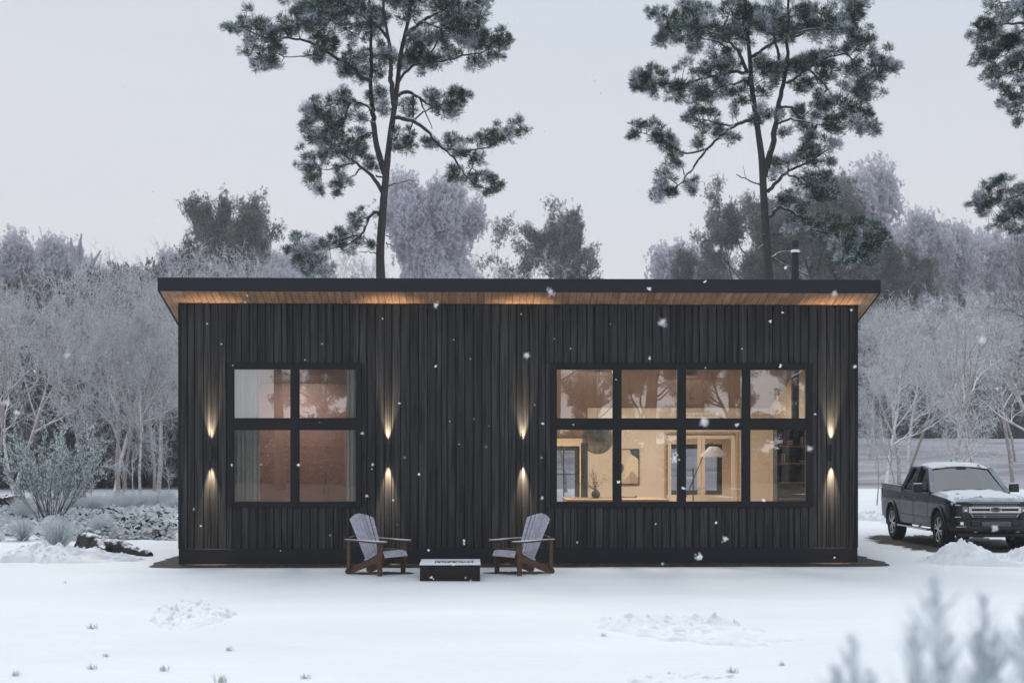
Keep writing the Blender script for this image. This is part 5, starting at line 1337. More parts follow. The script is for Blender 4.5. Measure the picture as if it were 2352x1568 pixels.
L1 = [
 ([(908, 1560), (905, 1400), (918, 1200), (930, 1050), (940, 950), (955, 800), (985, 600), (1000, 480), (1020, 300), (1060, 120), (1090, -100), (1100, -400), (1110, -640)], 26, 5, 0),
 ([(938, 980), (895, 850), (870, 700), (862, 600), (845, 480), (850, 350), (845, 200), (840, 50), (830, -200)], 19, 5, .9),
 ([(985, 600), (968, 480), (965, 420), (970, 330), (945, 200), (930, 60), (900, -150)], 16, 5, -.9),
 ([(918, 1075), (860, 985), (800, 935), (750, 905), (700, 880), (640, 850)], 12, 3, -.6),
 ([(795, 945), (750, 990), (700, 1045)], 6, 2, -.3), ([(760, 912), (700, 930), (655, 960), (590, 970)], 6, 2, -.6),
 ([(862, 615), (820, 580), (760, 550), (700, 538)], 10, 4, .6), ([(745, 555), (715, 610), (700, 660), (640, 700)], 6, 2, .8), ([(868, 735), (800, 750), (750, 785)], 5, 2, .5),
 ([(850, 455), (790, 420), (730, 382), (620, 322), (540, 285), (450, 265), (370, 272), (280, 272), (150, 225)], 12, 3, -1.2),
 ([(560, 300), (480, 340), (390, 358), (320, 350)], 4, 2, -1.), ([(945, 215), (880, 160), (800, 125), (700, 90)], 9, 4, -1.4), ([(800, 125), (790, 220), (700, 200), (600, 170)], 5, 2, -1.3),
 ([(992, 655), (1080, 678), (1150, 728), (1220, 800), (1300, 880), (1360, 970), (1440, 1050), (1530, 1085)], 13, 2, -.8),
 ([(1080, 680), (1150, 640), (1220, 620), (1330, 600)], 6, 2, -1.), ([(1250, 820), (1360, 852), (1480, 848), (1560, 805), (1680, 765)], 7, 2, -1.), ([(1385, 1000), (1420, 930), (1450, 900)], 4, 2, -.7),
 ([(1005, 535), (1060, 505), (1120, 530), (1180, 555), (1300, 575)], 13, 3, .8), ([(1120, 540), (1150, 600), (1190, 690)], 6, 2, .7), ([(1090, 530), (1088, 640), (1060, 730)], 7, 2, .6), ([(1190, 555), (1310, 500)], 5, 2, .7),
 ([(1000, 470), (1060, 400), (1130, 380), (1250, 372), (1400, 350), (1520, 328), (1590, 292)], 9, 2, -1.3), ([(1130, 380), (1200, 300), (1260, 240), (1330, 190)], 6, 2, -1.5),
 ([(1040, 200), (1120, 120), (1200, 60), (1290, 0), (1330, -80)], 14, 4, .9), ([(1130, 125), (1290, 132), (1430, 120)], 7, 2, 1.), ([(900, 100), (800, 30), (640, 0), (520, -60)], 8, 3, 1.2),
 ([(955, 1035), (1010, 1018), (1060, 1000), (1115, 998)], 5, 1.2, .3), ([(1045, 1005), (1052, 975), (1075, 930)], 1.6, .8, .3), ([(945, 1205), (1000, 1205), (1050, 1215), (1085, 1235)], 2.2, 1, .3), ([(938, 1312), (975, 1316)], 4, 2, .1), ([(930, 990), (885, 988)], 6, 5, -.2), ([(938, 1352), (975, 1370)], 5, 2, .1), ([(888, 1415), (840, 1405), (800, 1410)], 4, 2, -.2),
 ([(908, 1195), (870, 1190), (840, 1235), (820, 1290), (780, 1345), (700, 1390), (620, 1410)], 12, 3, -.7), ([(800, 1310), (700, 1345), (600, 1390), (500, 1430)], 6, 2, -.9), ([(815, 1310), (845, 1360), (860, 1395)], 4, 2, -.6)]
C1 = [(150,210,55),(120,235,38),(240,190,55),(300,220,55),(220,330,50),(280,390,52),(330,430,45),(340,255,55),(250,290,50),(420,200,48),(350,340,40),
 (450,80,55),(520,130,65),(600,60,75),(560,200,65),(640,160,75),(700,80,75),(620,260,55),(560,330,45),(640,330,35),(740,200,75),(780,80,75),(700,0,85),(560,0,65),(840,0,75),(820,280,62),(760,330,55),(720,400,45),(850,400,55),(780,430,45),(900,350,55),(900,100,75),(860,160,55),
 (960,330,55),(1000,0,85),(1080,60,75),(1160,200,75),(1230,250,75),(1120,330,65),(1200,360,55),(1290,320,65),(1180,400,38),(1240,0,85),(1360,0,85),(1470,10,55),(1300,80,75),(1400,90,65),(1460,150,48),(1330,180,62),(1380,230,55),(1330,270,55),(1420,320,55),(1480,290,55),(1540,280,48),(1585,290,36),(1430,400,45),(1500,390,40),(1540,355,36),(1080,280,55),(1060,350,48),
 (1180,520,42),(1240,570,52),(1320,580,55),(1380,590,32),(1325,500,36),(1325,475,28),(1330,640,45),(1260,660,40),(1190,600,45),(1050,570,36),(1070,620,28),
 (900,560,46),(880,500,46),(920,620,36),(1010,760,46),(1050,800,42),(1000,825,32),(1060,730,28),
 (680,490,30),(640,530,45),(560,560,40),(500,600,50),(460,650,40),(540,640,55),(600,600,45),(470,690,36),(560,700,55),(640,700,55),(620,660,45),(700,640,40),(660,760,55),(740,780,55),(790,800,45),(570,770,45),(560,830,45),(640,840,55),(720,860,55),(780,870,40),(820,740,35),(790,640,36),(750,580,36),(690,560,36),
 (520,900,42),(500,950,46),(560,990,46),(530,1040,36),(570,1080,22),(620,900,36),(690,980,36),(670,1050,30),(720,1030,26),(665,1100,16),(840,900,36),(860,940,26),
 (1300,780,32),(1340,810,42),(1200,820,36),(1180,800,26),(1440,800,46),(1500,790,50),(1560,770,46),(1560,820,30),(1660,730,32),(1690,770,26),(1610,790,36),(1400,880,40),(1440,910,36),(1320,970,36),(1300,1010,30),(1380,1000,32),(1470,980,42),(1500,1020,42),(1550,1060,30),(1510,1090,26),(1430,1060,26),(1340,870,26),
 (790,1220,45),(760,1270,36),(720,1290,36),(690,1340,36),(640,1370,40),(600,1400,36),(480,1360,45),(440,1430,45),(520,1440,45),(520,1510,50),(600,1500,45),(560,1550,40),(470,1490,40),(780,1350,32),(730,1400,36),(860,1390,20)]
pine('pine_tree', 'tall pine with a single reddish trunk rising behind the left half of the house', 42.0, t1, L1, C1, 1, upper(960, 190, 4))
L2 = [
 ([(893, 1500), (880, 1300), (870, 1150), (862, 1000), (855, 850), (835, 700), (815, 560), (800, 450), (790, 300), (780, 200), (770, 50), (765, -150), (760, -500)], 25, 5, 0),
 ([(868, 930), (905, 800), (930, 660), (955, 520), (985, 400), (1005, 280), (1010, 150), (1020, 0), (1020, -300)], 18, 5, .6),
 ([(815, 620), (740, 645), (680, 685), (620, 730), (560, 790), (500, 860), (450, 930), (400, 1000), (340, 1055), (275, 1060)], 11, 2, -1.),
 ([(700, 658), (600, 660), (520, 655), (455, 692)], 6, 2, -1.), ([(565, 788), (440, 820), (330, 780), (190, 742)], 7, 2, -1.), ([(440, 925), (400, 890)], 4, 2, -.8), ([(430, 960), (460, 1010)], 3, 2, -.8),
 ([(800, 375), (700, 370), (620, 380), (540, 395), (440, 412), (340, 405), (220, 400)], 11, 3, .8), ([(770, 380), (740, 310), (700, 268), (640, 240), (560, 205), (500, 210)], 11, 3, -1.1), ([(690, 265), (600, 240), (500, 240)], 6, 3, -1.),
 ([(805, 450), (750, 430), (690, 460), (600, 490), (560, 520)], 9, 3, -1.), ([(760, 430), (765, 500), (790, 580)], 6, 3, -.6),
 ([(885, 1015), (930, 960), (990, 910), (1060, 880), (1120, 845), (1190, 800)], 11, 3, -.6), ([(990, 915), (1050, 960), (1060, 990)], 6, 2, -.6),
 ([(893, 1155), (925, 1112), (960, 1105), (1010, 1140), (1060, 1170), (1075, 1220), (1180, 1250), (1300, 1290), (1400, 1320)], 12, 3, -.9), ([(1000, 1130), (1050, 1125), (1080, 1080), (1130, 1050)], 6, 2, -.8),
 ([(900, 1365), (950, 1335), (1020, 1320), (1100, 1330)], 6, 2, .5), ([(940, 645), (1000, 630), (1060, 650), (1140, 680)], 8, 2, -.6), ([(955, 560), (1010, 548), (1050, 580), (1090, 600)], 9, 2, .6),
 ([(985, 430), (1060, 380), (1150, 310), (1240, 260), (1330, 245), (1420, 300), (1520, 330)], 9, 2, .9), ([(1100, 350), (1200, 420), (1260, 470), (1360, 500)], 6, 2, 1.),
 ([(945, 310), (900, 200), (820, 190)], 8, 3, -.8), ([(800, 290), (850, 260), (920, 220), (980, 200), (1100, 180), (1250, 180)], 10, 3, -.9), ([(1010, 200), (1150, 110), (1300, 60), (1390, 10)], 8, 3, .8), ([(775, 200), (650, 130), (500, 90), (350, 40)], 8, 3, .6),
 ([(848, 982), (780, 955), (708, 932)], 5, 2.4, -.3), ([(768, 948), (755, 910), (745, 880)], 1.5, .8, -.3), ([(865, 1150), (800, 1142), (750, 1165)], 2, 1, -.2), ([(866, 1250), (855, 1245)], 8, 7, -.1), ([(866, 1295), (830, 1320)], 4, 2, -.1), ([(898, 950), (925, 955)], 5, 4, -.1)]
C2 = [(330,30,55),(400,100,55),(450,40,65),(560,60,75),(680,60,85),(800,60,85),(920,50,85),(1040,60,85),(1160,40,75),(1260,60,65),(1340,30,55),(1395,10,35),(340,180,40),(380,230,40),(440,170,55),(520,130,65),(620,160,75),(720,180,65),(820,150,75),(460,260,45),(900,180,65),(1000,150,65),(1100,130,75),(1200,130,75),(1280,110,55),(1320,90,45),(1400,140,45),(1440,190,45),(1520,240,55),(1575,280,45),(1598,310,32),(1530,350,36),(1370,200,55),(1250,230,55),(1450,270,45),
 (210,370,40),(260,400,40),(320,320,45),(195,410,28),(300,440,30),(340,390,36),(400,470,55),(440,420,45),(450,320,40),(480,500,55),(540,440,55),(520,560,55),(580,520,55),(640,430,55),(620,330,55),(700,340,45),(660,500,45),(720,550,36),(700,590,22),(560,340,45),(760,450,45),(850,330,55),(880,420,55),(860,500,40),(850,600,45),(920,600,45),(830,640,30),(1000,340,65),(1060,390,55),(940,370,55),(1100,300,65),(1180,300,55),(1240,350,55),(1080,440,36),(1160,420,55),(1200,480,55),(1150,540,40),(1220,560,55),(1290,500,65),(1370,430,75),(1440,400,65),(1480,440,45),(1440,520,55),(1360,580,55),(1450,600,45),(1480,640,36),(1400,640,36),(1300,640,45),(1290,680,26),(1380,330,55),
 (480,630,36),(540,600,45),(440,660,36),(500,720,36),(580,700,45),(640,710,40),(680,740,26),(500,760,26),
 (160,710,36),(150,745,22),(260,720,46),(320,750,46),(260,780,30),(330,800,30),(370,770,30),(380,860,36),(380,900,22),(310,940,36),(330,990,40),(270,1050,40),(330,1040,30),(290,1090,16),(460,990,30),(470,1020,26),(360,1050,22),
 (1060,580,36),(1080,540,30),(1100,620,26),(1080,680,40),(1100,730,36),(1080,760,26),(1180,670,40),(1220,690,36),(1210,640,26),(980,700,26),
 (930,850,32),(960,880,32),(930,920,26),(1000,850,32),(1090,790,40),(1150,800,45),(1200,810,40),(1180,860,30),(1100,860,36),(1040,830,30),
 (1060,970,46),(1120,950,42),(1180,980,46),(1000,1050,40),(1100,1060,46),(1160,1050,46),(1060,1110,36),(980,1080,26),
 (1100,1180,55),(1000,1210,36),(1150,1240,46),(1200,1200,46),(1280,1240,55),(1340,1230,46),(1400,1260,55),(1440,1320,46),(1380,1340,55),(1300,1330,46),(1250,1380,46),(1330,1400,46),(1400,1300,46),(1220,1290,36),(1290,1380,36)]
pine('pine_tree', 'twin-stemmed pine rising behind the right half of the house beside the chimney', 42.0, t2, L2, C2, 2, upper(850, 220, 8))
L3 = [([(860, 2600), (860, 1500), (850, 800), (860, 300), (840, -100), (830, -500)], 30, 8, 0),
 ([(850, 1180), (760, 1110), (627, 1155), (560, 1190), (500, 1215), (430, 1240), (365, 1272)], 12, 3, -.6), ([(590, 1175), (550, 1230), (520, 1270)], 5, 2, -.4),
 ([(850, 200), (740, 90), (627, 115), (560, 135), (470, 135), (400, 170), (330, 200)], 12, 3, -.4), ([(627, 150), (580, 210), (540, 290), (480, 300)], 6, 2, .5), ([(850, 600), (740, 560), (640, 560), (560, 540)], 9, 3, .4), ([(850, 450), (700, 400), (560, 420), (430, 470)], 9, 3, -.4), ([(850, 720), (720, 660), (620, 640)], 8, 3, .3), ([(840, 0), (700, -40), (560, 10), (430, 30)], 9, 3, -.6)]
C3 = [(400,50,52),(450,100,52),(350,150,52),(300,210,30),(370,250,52),(350,310,36),(430,180,62),(500,60,52),(560,30,52),(610,40,46),(480,250,52),(530,200,52),(580,260,52),(440,330,46),(420,450,50),(470,420,46),(440,500,40),(520,380,52),(600,340,52),(620,420,46),(560,460,46),(580,520,52),(540,580,40),(620,570,46),(600,640,40),(610,700,26),(600,180,46),(620,0,52),(680,100,60),(700,250,60),(720,400,60),(700,520,60),(690,640,50),(760,0,70),(780,300,60),(800,600,60),
 (400,1120,40),(440,1110,36),(350,1150,36),(310,1220,36),(290,1265,30),(360,1200,52),(400,1260,52),(340,1310,34),(460,1180,36),(560,1170,36),(600,1150,36),(450,1330,46),(500,1300,52),(560,1260,52),(600,1300,46),(420,1380,36),(500,1390,36),(590,1370,36),(680,1160,50),(700,1280,50),(760,1200,50),(650,1340,45)]
pine('pine_tree', 'pine reaching in from the right edge of the photo above the pickup', 38.0, t3, L3, C3, 3, [(c[0]+230, c[1]+20, 60) for c in C3[::3]])
# ================================================================== planting bed left of the house
def lay_cover():
    rs = np.random.RandomState(8); Q = []; mi = []; N = 15000; k = 0
    while k < N:
        Y = rs.uniform(33.0, 63.0); px = rs.uniform(-60, 404); x = X_(px, Y)
        if x > XL-.25: continue
        edge = 33.8+1.0*mn.noise(Vector((x*.5, 3, 1)))+.5*mn.noise(Vector((x*1.7, 5, 1))) - (1.0 if px < 60 else 0)
        dens = .55+.9*mn.noise(Vector((x*.45, Y*.35, 2)))
        if Y < edge or rs.uniform() > dens+.25 or Y > 58+2*mn.noise(Vector((x*.3, 1, 1))): continue
        k += 1
        h = (.10+.30*max(0, mn.noise(Vector((x*.9, Y*.7, 9)))+.35))*min(1, (Y-edge)*1.6+.15)
        z = gh(x, Y)+h*rs.uniform(.35, 1); r = rs.uniform(.05, .12); a = rs.uniform(0, 2*pi); tl = rs.normal(0, .38, 2); 
        u = np.array([cos(a), sin(a), tl[0]])*r; v = np.array([-sin(a), cos(a), tl[1]])*r*rs.uniform(.5, .8); c = np.array([x, Y, z])
        Q.append([c-u, c-v*1., c+u+np.array([0, 0, -.03]), c+v]); zone = mn.noise(Vector((x*.8, Y*.5, 20)))
        p = rs.uniform(); mi.append(1 if p < .82+.22*zone else (2 if p > .94 else 0))
    o = quads_mesh('ground_cover', np.array(Q), [M['coverleaf'], M['frostleaf'], M['redleaf']], None, midx=mi); tag(o, 'snow-dusted leafy ground cover filling the bed left of the house', 'ground cover', kind='stuff')
    # mounded dark bed below
lay_cover()
def lavender_proto(seed, n=520):
    rs = np.random.RandomState(seed); t = thing('lavender_bush', None, None); P0, P1, R0, R1, Q = [], [], [], [], []
    for k in range(n):
        a = rs.uniform(0, 2*pi); el = rs.beta(2, 1.3)*1.15; L = rs.uniform(.6, 1.0); d = np.array([cos(a)*sin(1.3-el), sin(a)*sin(1.3-el), cos(1.3-el)])
        p = np.array([rs.normal(0, .10), rs.normal(0, .10), 0]); m = p+d*L*.5+np.array([0, 0, .06]); e = m+d*L*.5+np.array([0, 0, .05])*L
        P0 += [p, m]; P1 += [m, e]; R0 += [.004, .004]; R1 += [.004, .003]
        for j in range(9):
            f = .3+.7*j/8; c = (m+(e-m)*(f*2-1)) if f > .5 else (p+(m-p)*f*2); u = (d+rs.normal(0, .5, 3)); u /= np.linalg.norm(u); w = np.cross(u, rs.normal(0, 1, 3)); w /= np.linalg.norm(w); l = rs.uniform(.035, .07)
            Q.append([c, c+u*l*.5+w*.006, c+u*l, c+u*l*.5-w*.006])
    prisms_mesh('stems', P0, P1, R0, R1, 3, M['lavender'], t); quads_mesh('leaves', np.array(Q), [M['lavender'], M['frostleaf']], t, midx=(rs.uniform(0, 1, len(Q)) < .35).astype(int)); return t
lav = lavender_proto(4)
for px, Y, s, lb in ((132, 31.2, .66, 'silver frosted bush in front of the willow, nearest the snow pile'), (232, 34.5, .52, 'low silver bush just behind the black log'), (52, 33.5, .5, 'silver bush left of the nearest one at the left edge'), (20, 36.0, .45, 'small silver bush at the far left edge')):
    place(lav, px, Y, s, px, lb, 'bush', 'silver lavender bushes', sx=1.05)
for k, (px, Y, s) in enumerate(((215, 47, .72), (250, 49, .7), (285, 50, .72), (320, 51, .68), (352, 52, .66), (385, 53, .66), (404, 50, .6), (160, 47, .7), (60, 46, .7), (45, 42, .5), (95, 44, .55))):
    place(lav, px, Y, s, px, 'silver frosted bush in the back row of the planting bed', 'bush', 'back row of silver bushes', sx=1.1)
# willow-like shrub
def willow():
    Y = 42.5; x = X_(118, Y); og = (x, Y, gh(x, Y)); t = thing('willow_shrub', 'tall many-stemmed willow shrub with frosted green leaves', 'shrub', og)
    rs = np.random.RandomState(6); rr = random.Random(6); mb = MB(); P0, P1, R0, R1 = [], [], [], []; C, D = [], []
    for k in range(28):
        a = rr.uniform(0, 2*pi); tilt = rr.uniform(.08, .82); L = rr.uniform(2.0, 3.15)*(1-.12*tilt); p = Vector((cos(a)*rr.uniform(.02, .3), sin(a)*.2, -.05)); d = Vector((cos(a)*sin(tilt)*1.15, sin(a)*sin(tilt), cos(tilt))).normalized(); pts = [p]
        for i in range(9):
            d = (d+Vector((rr.gauss(0, .07), rr.gauss(0, .07), .015))).normalized(); p = p+d*L/9; pts.append(p)
            if i > 1:
                for b in range(3):
                    bd = (d+Vector((rr.gauss(0, .55), rr.gauss(0, .55), rr.gauss(.1, .3)))).normalized(); l = rr.uniform(.2, .6)*(1.2-.08*i); q = p
                    for j in range(3):
                        bd = (bd+Vector((rr.gauss(0, .12), rr.gauss(0, .12), .06))).normalized(); q2 = q+bd*l/3; P0.append(tuple(q)); P1.append(tuple(q2)); R0.append(.006); R1.append(.004)
                        C += [tuple(q2), tuple((q+q2)/2)]; D += [tuple(bd)]*2; q = q2
        mb.tube(pts, [.013-.0011*i for i in range(10)], 6)
    mb.build('stem', M['darktwig'], t, smooth=True, fixn=False); prisms_mesh('twigs', P0, P1, R0, R1, 3, M['darktwig'], t)
    C, D = np.array(C), np.array(D); Q, fl = tufts(rs, C, D, 3, .10, .014, .55, 0, .66); quads_mesh('leaves', Q, [M['shrubleaf'], M['frostleaf']], t, midx=fl.astype(int)); print('willow', len(Q))
willow()
# black log with snow
Y = 29.9; og = (X_(265, Y), Y, 0); t = thing('fallen_log', 'black gnarled log with snow patches lying by the planting bed', 'log', og)
def knobbly(pts, rad, seed, nm):
    P = []; Rr = []
    for i in range(len(pts)-1):
        for j in range(7):
            f = j/7; p = Vector(pts[i]).lerp(Vector(pts[i+1]), f); P.append(p+Vector((0, .03*mn.noise(p*4), .035*mn.noise(p*5+Vector((3, 3, 3)))))); Rr.append((rad[i]+(rad[i+1]-rad[i])*f)*(1+.28*mn.noise(p*6)))
    P.append(Vector(pts[-1])); Rr.append(rad[-1]); mb = MB(); mb.tube(P, Rr, 22)
    mb.v = [tuple(Vector(v)+Vector((1, 1, 1)).normalized()*0+Vector((mn.noise(Vector(v)*13), mn.noise(Vector(v)*14+Vector((5, 0, 0))), mn.noise(Vector(v)*12+Vector((0, 7, 0)))))*.035) for v in mb.v]
    mb.build(nm, M['log'], t, og, smooth=True, fixn=False)
def LG(px, py_, Yq): return (X_(px, Yq), Yq, Z_(py_, Yq))
knobbly([LG(186, 1252, 30.6), LG(215, 1248, 30.3), LG(250, 1258, 30.0), LG(285, 1262, 29.7), LG(315, 1272, 29.4), LG(344, 1276, 29.1)], [.16, .21, .19, .17, .14, .08], 1, 'trunk')
knobbly([LG(186, 1235, 30.4), LG(205, 1240, 30.2), LG(225, 1252, 29.9), LG(240, 1266, 29.6)], [.10, .15, .14, .08], 2, 'branch_stub')
knobbly([LG(270, 1258, 29.8), LG(295, 1252, 29.8), LG(318, 1262, 29.6)], [.05, .06, .03], 3, 'branch_stub')
# dark snowy logs at the far left of the bed
t = thing('fallen_log', 'dark log lying in the planting bed at the left edge', 'log', (X_(40, 46), 46, 0)); og = (X_(40, 46), 46, 0)
knobbly([LG(-10, 1150, 46), LG(20, 1146, 46.2), LG(48, 1142, 46.4)], [.14, .12, .07], 4, 'trunk')
# ================================================================== frosted conifer tips near the camera
def sprig_bush(label, Y, x_list, seed):
    px0, py0, _ = x_list[0]; og = (X_(px0, Y), Y, 0.0); t = thing('conifer_shrub', label, 'shrub', og); rs = np.random.RandomState(seed); mb = MB(); Q = []; 
    for px, py, w in x_list:
        tip = np.array([X_(px, Y), Y, Z_(py, Y)]); base = np.array([og[0]+(tip[0]-og[0])*.5, Y+rs.normal(0, .05), 0.0])
        L = tip[2]; n = 44; ax = (tip-base); mb.tube([tuple(base), tuple(base+ax*.5), tuple(tip)], [.012, .004, .002], 6)
        for k in range(n):
            f = (k/n)**1.0; dd = .65*(1-f)                # distance below the tip
            if dd < .0: continue
            c = tip-ax/np.linalg.norm(ax)*dd; r = w*(.25+1.15*min(1, dd/.16)); 
            for j in range(4):
                a = rs.uniform(0, 2*pi); el = rs.uniform(.75, 1.25); d = np.array([cos(a)*cos(el), sin(a)*cos(el), sin(el)]); l = r*rs.uniform(.7, 1.5)*1.5; ww = np.cross(d, rs.normal(0, 1, 3)); ww /= np.linalg.norm(ww); ww *= .0042
                m = c+d*l*.5; e = c+d*l+np.array([0, 0, l*.12]); Q.append([c-ww*.5, m+ww, e, m-ww])
    mb.build('stem', M['nearneedle'], t, og, smooth=True, fixn=False); Q = np.array(Q)-np.array(og); quads_mesh('needles', Q, [M['nearneedle'], M['frostleaf']], t, midx=(rs.uniform(0, 1, len(Q)) < .45).astype(int))
M['nearneedle'] = translucent(leafmat('near_frosted_needles', (.78, .84, .88), (.92, .95, .98)), .5)
sprig_bush('blurred frosted shrub tips in the lower right, shortest of the three', 2.3, [(1955, 1465, .036), (1918, 1530, .032), (1992, 1535, .032)], 1)
sprig_bush('blurred frosted shrub with the tallest spike in the lower right', 2.1, [(2147, 1325, .036), (2100, 1435, .034), (2178, 1455, .032)], 2)
sprig_bush('blurred frosted shrub right of the tallest spike', 2.15, [(2262, 1372, .036), (2290, 1455, .032), (2238, 1450, .03)], 3)
sprig_bush('blurred frosted shrub cut off by the lower right corner', 2.2, [(2358, 1390, .036), (2400, 1350, .036)], 4)

# ================================================================== falling snow
def flakes():
    L = [(1002,701,5),(1265,670,6),(1491,664,4),(1521,742,7),(1210,816,5.5),(1617,969,8.5),(1550,1052,7),(1001,840,3),(879,732,2),(475,743,2),(508,790,2),(917,926,2.5),(962,1089,3),(1421,1106,4),(1754,1149,4),(1666,1237,5),(1607,1279,7),(1860,1029,5),(1492,822,3),(1793,839,4),(1770,738,3),(1797,717,3),(1955,711,3),(1963,842,4),(1872,951,2.5),(1693,975,4),(1247,972,3),(1569,1121,4),(1244,1050,2),(1245,1144,3),(856,1067,3),(685,1067,3),(532,1067,2.5),(831,995,3),(843,1138,2.5),(903,1148,2.5),(461,1207,2.5),(1066,1241,3),(1066,1248,2.5),(984,1262,2.5),(992,1326,3),(1069,1326,1.5),(1043,1295,3),(1326,1245,2),(1506,1203,2),(1645,1200,3),(1521,1294,2.5),(1917,1280,2.5),(2184,1141,9),(2286,1213,6),(2176,1304,6),(425,1343,7),(15,925,6),(38,947,5),(154,816,5),(80,853,3),(350,441,4),(355,498,3),(585,340,3),(287,200,2),(333,172,2.5),(1381,215,3),(1465,439,4),(1252,303,4),(1381,365,2),(1367,187,4),(1364,172,2),(1470,217,4),(1991,140,8),(2255,780,7),(2290,892,3),(865,5,8),(808,47,6),(1700,551,3),(1647,569,6),(1805,614,4),(1917,673,5),(1619,647,3),(16,80,2),(16,143,2),(85,192,2),(428,15,2),(255,100,2),(1182,45,2),(1128,8,4),(663,560,2),(1294,478,6),(563,694,2),(1080,824,1.5),(1042,780,1.2),(740,789,1.5),(700,826,1.5),(1310,800,1.5),(1704,801,1.5),(1033,967,1.2),(1054,1020,1.2),(1088,962,1.2),(1273,778,1.2),(1197,722,1.5),(1228,930,1.2)]
    rs = random.Random(12)
    for k in range(70): L.append((rs.uniform(0, 2352), rs.uniform(0, 1560), rs.uniform(.8, 1.8)))
    mb = MB()
    for px, py, r in L:
        Y = (5.0+4*rs.random()) if r > 4.5 else (7+9*rs.random())
        if py > 1150: Y = min(Y, 3400*2.1/(py-1030)*.85)
        c = Vector((X_(px, Y), Y, Z_(py, Y, px))); R_ = r*1.12*Y/FPX; n = 3 if r < 2.2 else (9 if r < 4.5 else 30)
        for j in range(n):
            o = Vector((rs.gauss(0, 1), rs.gauss(0, 1), rs.gauss(0, 1)))*R_*(.35 if n < 30 else .5) if j else Vector(); q = R_*(.75 if n < 4 else (.5 if n < 20 else .26))
            p = [c+o+Vector(v)*q*rs.uniform(.7, 1.2) for v in ((1,0,0),(0,1,0),(-1,0,0),(0,-1,0),(0,0,1),(0,0,-1))]
            mb.add(p, [(0,1,4),(1,2,4),(2,3,4),(3,0,4),(1,0,5),(2,1,5),(3,2,5),(0,3,5)])
    m, nt, b = newmat('snowflake'); b.inputs['Base Color'].default_value = (.93, .95, .98, 1); b.inputs['Roughness'].default_value = .8
    b.inputs['Subsurface Weight'].default_value = 0; M['flake'] = m
    o = mb.build('falling_snow', m, None, fixn=False, smooth=True); tag(o, 'scattered snowflakes falling in front of the house', 'snowflakes', kind='stuff')
flakes()

# ================================================================== haze
mb = MB(); mb.box(-238, 238, -118, 410, -1.2, 62)
m = bpy.data.materials.new('cold_haze'); m.use_nodes = True; nt = m.node_tree; nt.nodes.clear()
out = node(nt, 'ShaderNodeOutputMaterial'); pv = node(nt, 'ShaderNodeVolumePrincipled'); pv.inputs['Color'].default_value = (.90, .92, .97, 1); pv.inputs['Density'].default_value = .00052; pv.inputs['Anisotropy'].default_value = .0
nt.links.new(pv.outputs[0], out.inputs['Volume'])
HZ = mb.build('haze', m, None); tag(HZ, kind='stuff', label='cold pale haze filling the air over the yard and woods', cat='haze'); HZ.display_type = 'WIRE'

# ================================================================== sky, sun, camera
w = bpy.data.worlds.new('World'); SC.world = w; w.use_nodes = True; nt = w.node_tree; nt.nodes.clear()
SUN_EL, SUN_ROT = R(52), R(-12)
out = node(nt, 'ShaderNodeOutputWorld'); bg = node(nt, 'ShaderNodeBackground'); sky = node(nt, 'ShaderNodeTexSky'); sky.sky_type = 'NISHITA'; sky.sun_disc = False
sky.sun_elevation = SUN_EL; sky.sun_rotation = SUN_ROT; sky.dust_density = 3; sky.air_density = 1
tc = node(nt, 'ShaderNodeTexCoord'); mp = node(nt, 'ShaderNodeMapping'); mp.inputs['Scale'].default_value = (1, 1, 7); nz = node(nt, 'ShaderNodeTexNoise'); nz.inputs['Scale'].default_value = 1.3; nz.inputs['Detail'].default_value = 5
nt.links.new(tc.outputs['Generated'], mp.inputs[0]); nt.links.new(mp.outputs[0], nz.inputs['Vector'])
cl = node(nt, 'ShaderNodeMix', data_type='RGBA'); cl.inputs[6].default_value = (5.7, 6.6, 7.5, 1); cl.inputs[7].default_value = (7.2, 7.15, 7.6, 1)
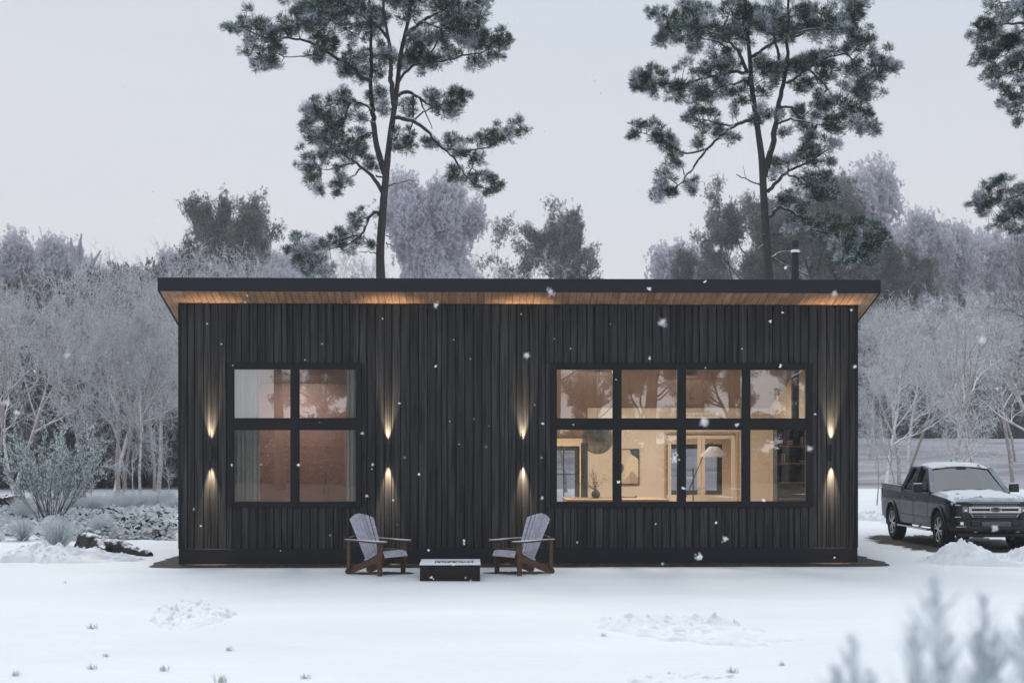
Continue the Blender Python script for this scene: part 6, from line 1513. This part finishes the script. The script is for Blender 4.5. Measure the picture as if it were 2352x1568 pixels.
mr = node(nt, 'ShaderNodeMapRange'); mr.inputs[1].default_value = .35; mr.inputs[2].default_value = .65; nt.links.new(nz.outputs['Fac'], mr.inputs[0]); spz = node(nt, 'ShaderNodeSeparateXYZ'); nt.links.new(tc.outputs['Generated'], spz.inputs[0]); me_ = node(nt, 'ShaderNodeMapRange'); me_.inputs[1].default_value = .05; me_.inputs[2].default_value = .34; me_.inputs[3].default_value = 1; me_.inputs[4].default_value = .12; nt.links.new(spz.outputs['Z'], me_.inputs[0]); mu_ = node(nt, 'ShaderNodeMath', operation='MULTIPLY_ADD'); mu_.inputs[1].default_value = .35; nt.links.new(mr.outputs[0], mu_.inputs[0]); nt.links.new(me_.outputs[0], mu_.inputs[2]); mu_.use_clamp = True; nt.links.new(mu_.outputs[0], cl.inputs[0])
mx = node(nt, 'ShaderNodeMix', data_type='RGBA'); mx.inputs[0].default_value = .92; nt.links.new(sky.outputs[0], mx.inputs[6]); nt.links.new(cl.outputs[2], mx.inputs[7])
nt.links.new(mx.outputs[2], bg.inputs[0]); bg.inputs[1].default_value = .105; nt.links.new(bg.outputs[0], out.inputs[0])
sd = bpy.data.lights.new('sun', 'SUN'); sd.energy = 1.5; sd.angle = R(32); sd.color = (1, .97, .93); so = bpy.data.objects.new('sun', sd); COL.objects.link(so)
so.rotation_euler = (SUN_EL-R(90), 0, -SUN_ROT); so.location = (-10, -10, 40)
cd = bpy.data.cameras.new('camera'); co = bpy.data.objects.new('camera', cd); COL.objects.link(co); SC.camera = co
co.location = (0, 0, HC); co.rotation_euler = (R(90), 0, -TH); cd.sensor_width = 36; cd.lens = 36*FPX/2352; cd.shift_y = -(784-YH)/2352; cd.clip_end = 3000; cd.clip_start = .05
cd.dof.use_dof = True; cd.dof.focus_distance = 28; cd.dof.aperture_fstop = 3.2
SC.view_settings.view_transform = 'Standard'; SC.view_settings.look = 'None'; SC.view_settings.exposure = 0; SC.view_settings.gamma = 1
cy = SC.cycles; cy.max_bounces = 8; cy.diffuse_bounces = 3; cy.glossy_bounces = 3; cy.transmission_bounces = 4; cy.transparent_max_bounces = 16; cy.volume_bounces = 1; cy.use_denoising = True
cy.sample_clamp_indirect = 4; cy.caustics_reflective = False; cy.caustics_refractive = False; cy.use_adaptive_sampling = True; cy.adaptive_threshold = .015
try: cy.denoising_input_passes = 'RGB_ALBEDO_NORMAL'; cy.denoising_prefilter = 'ACCURATE'
except Exception: pass
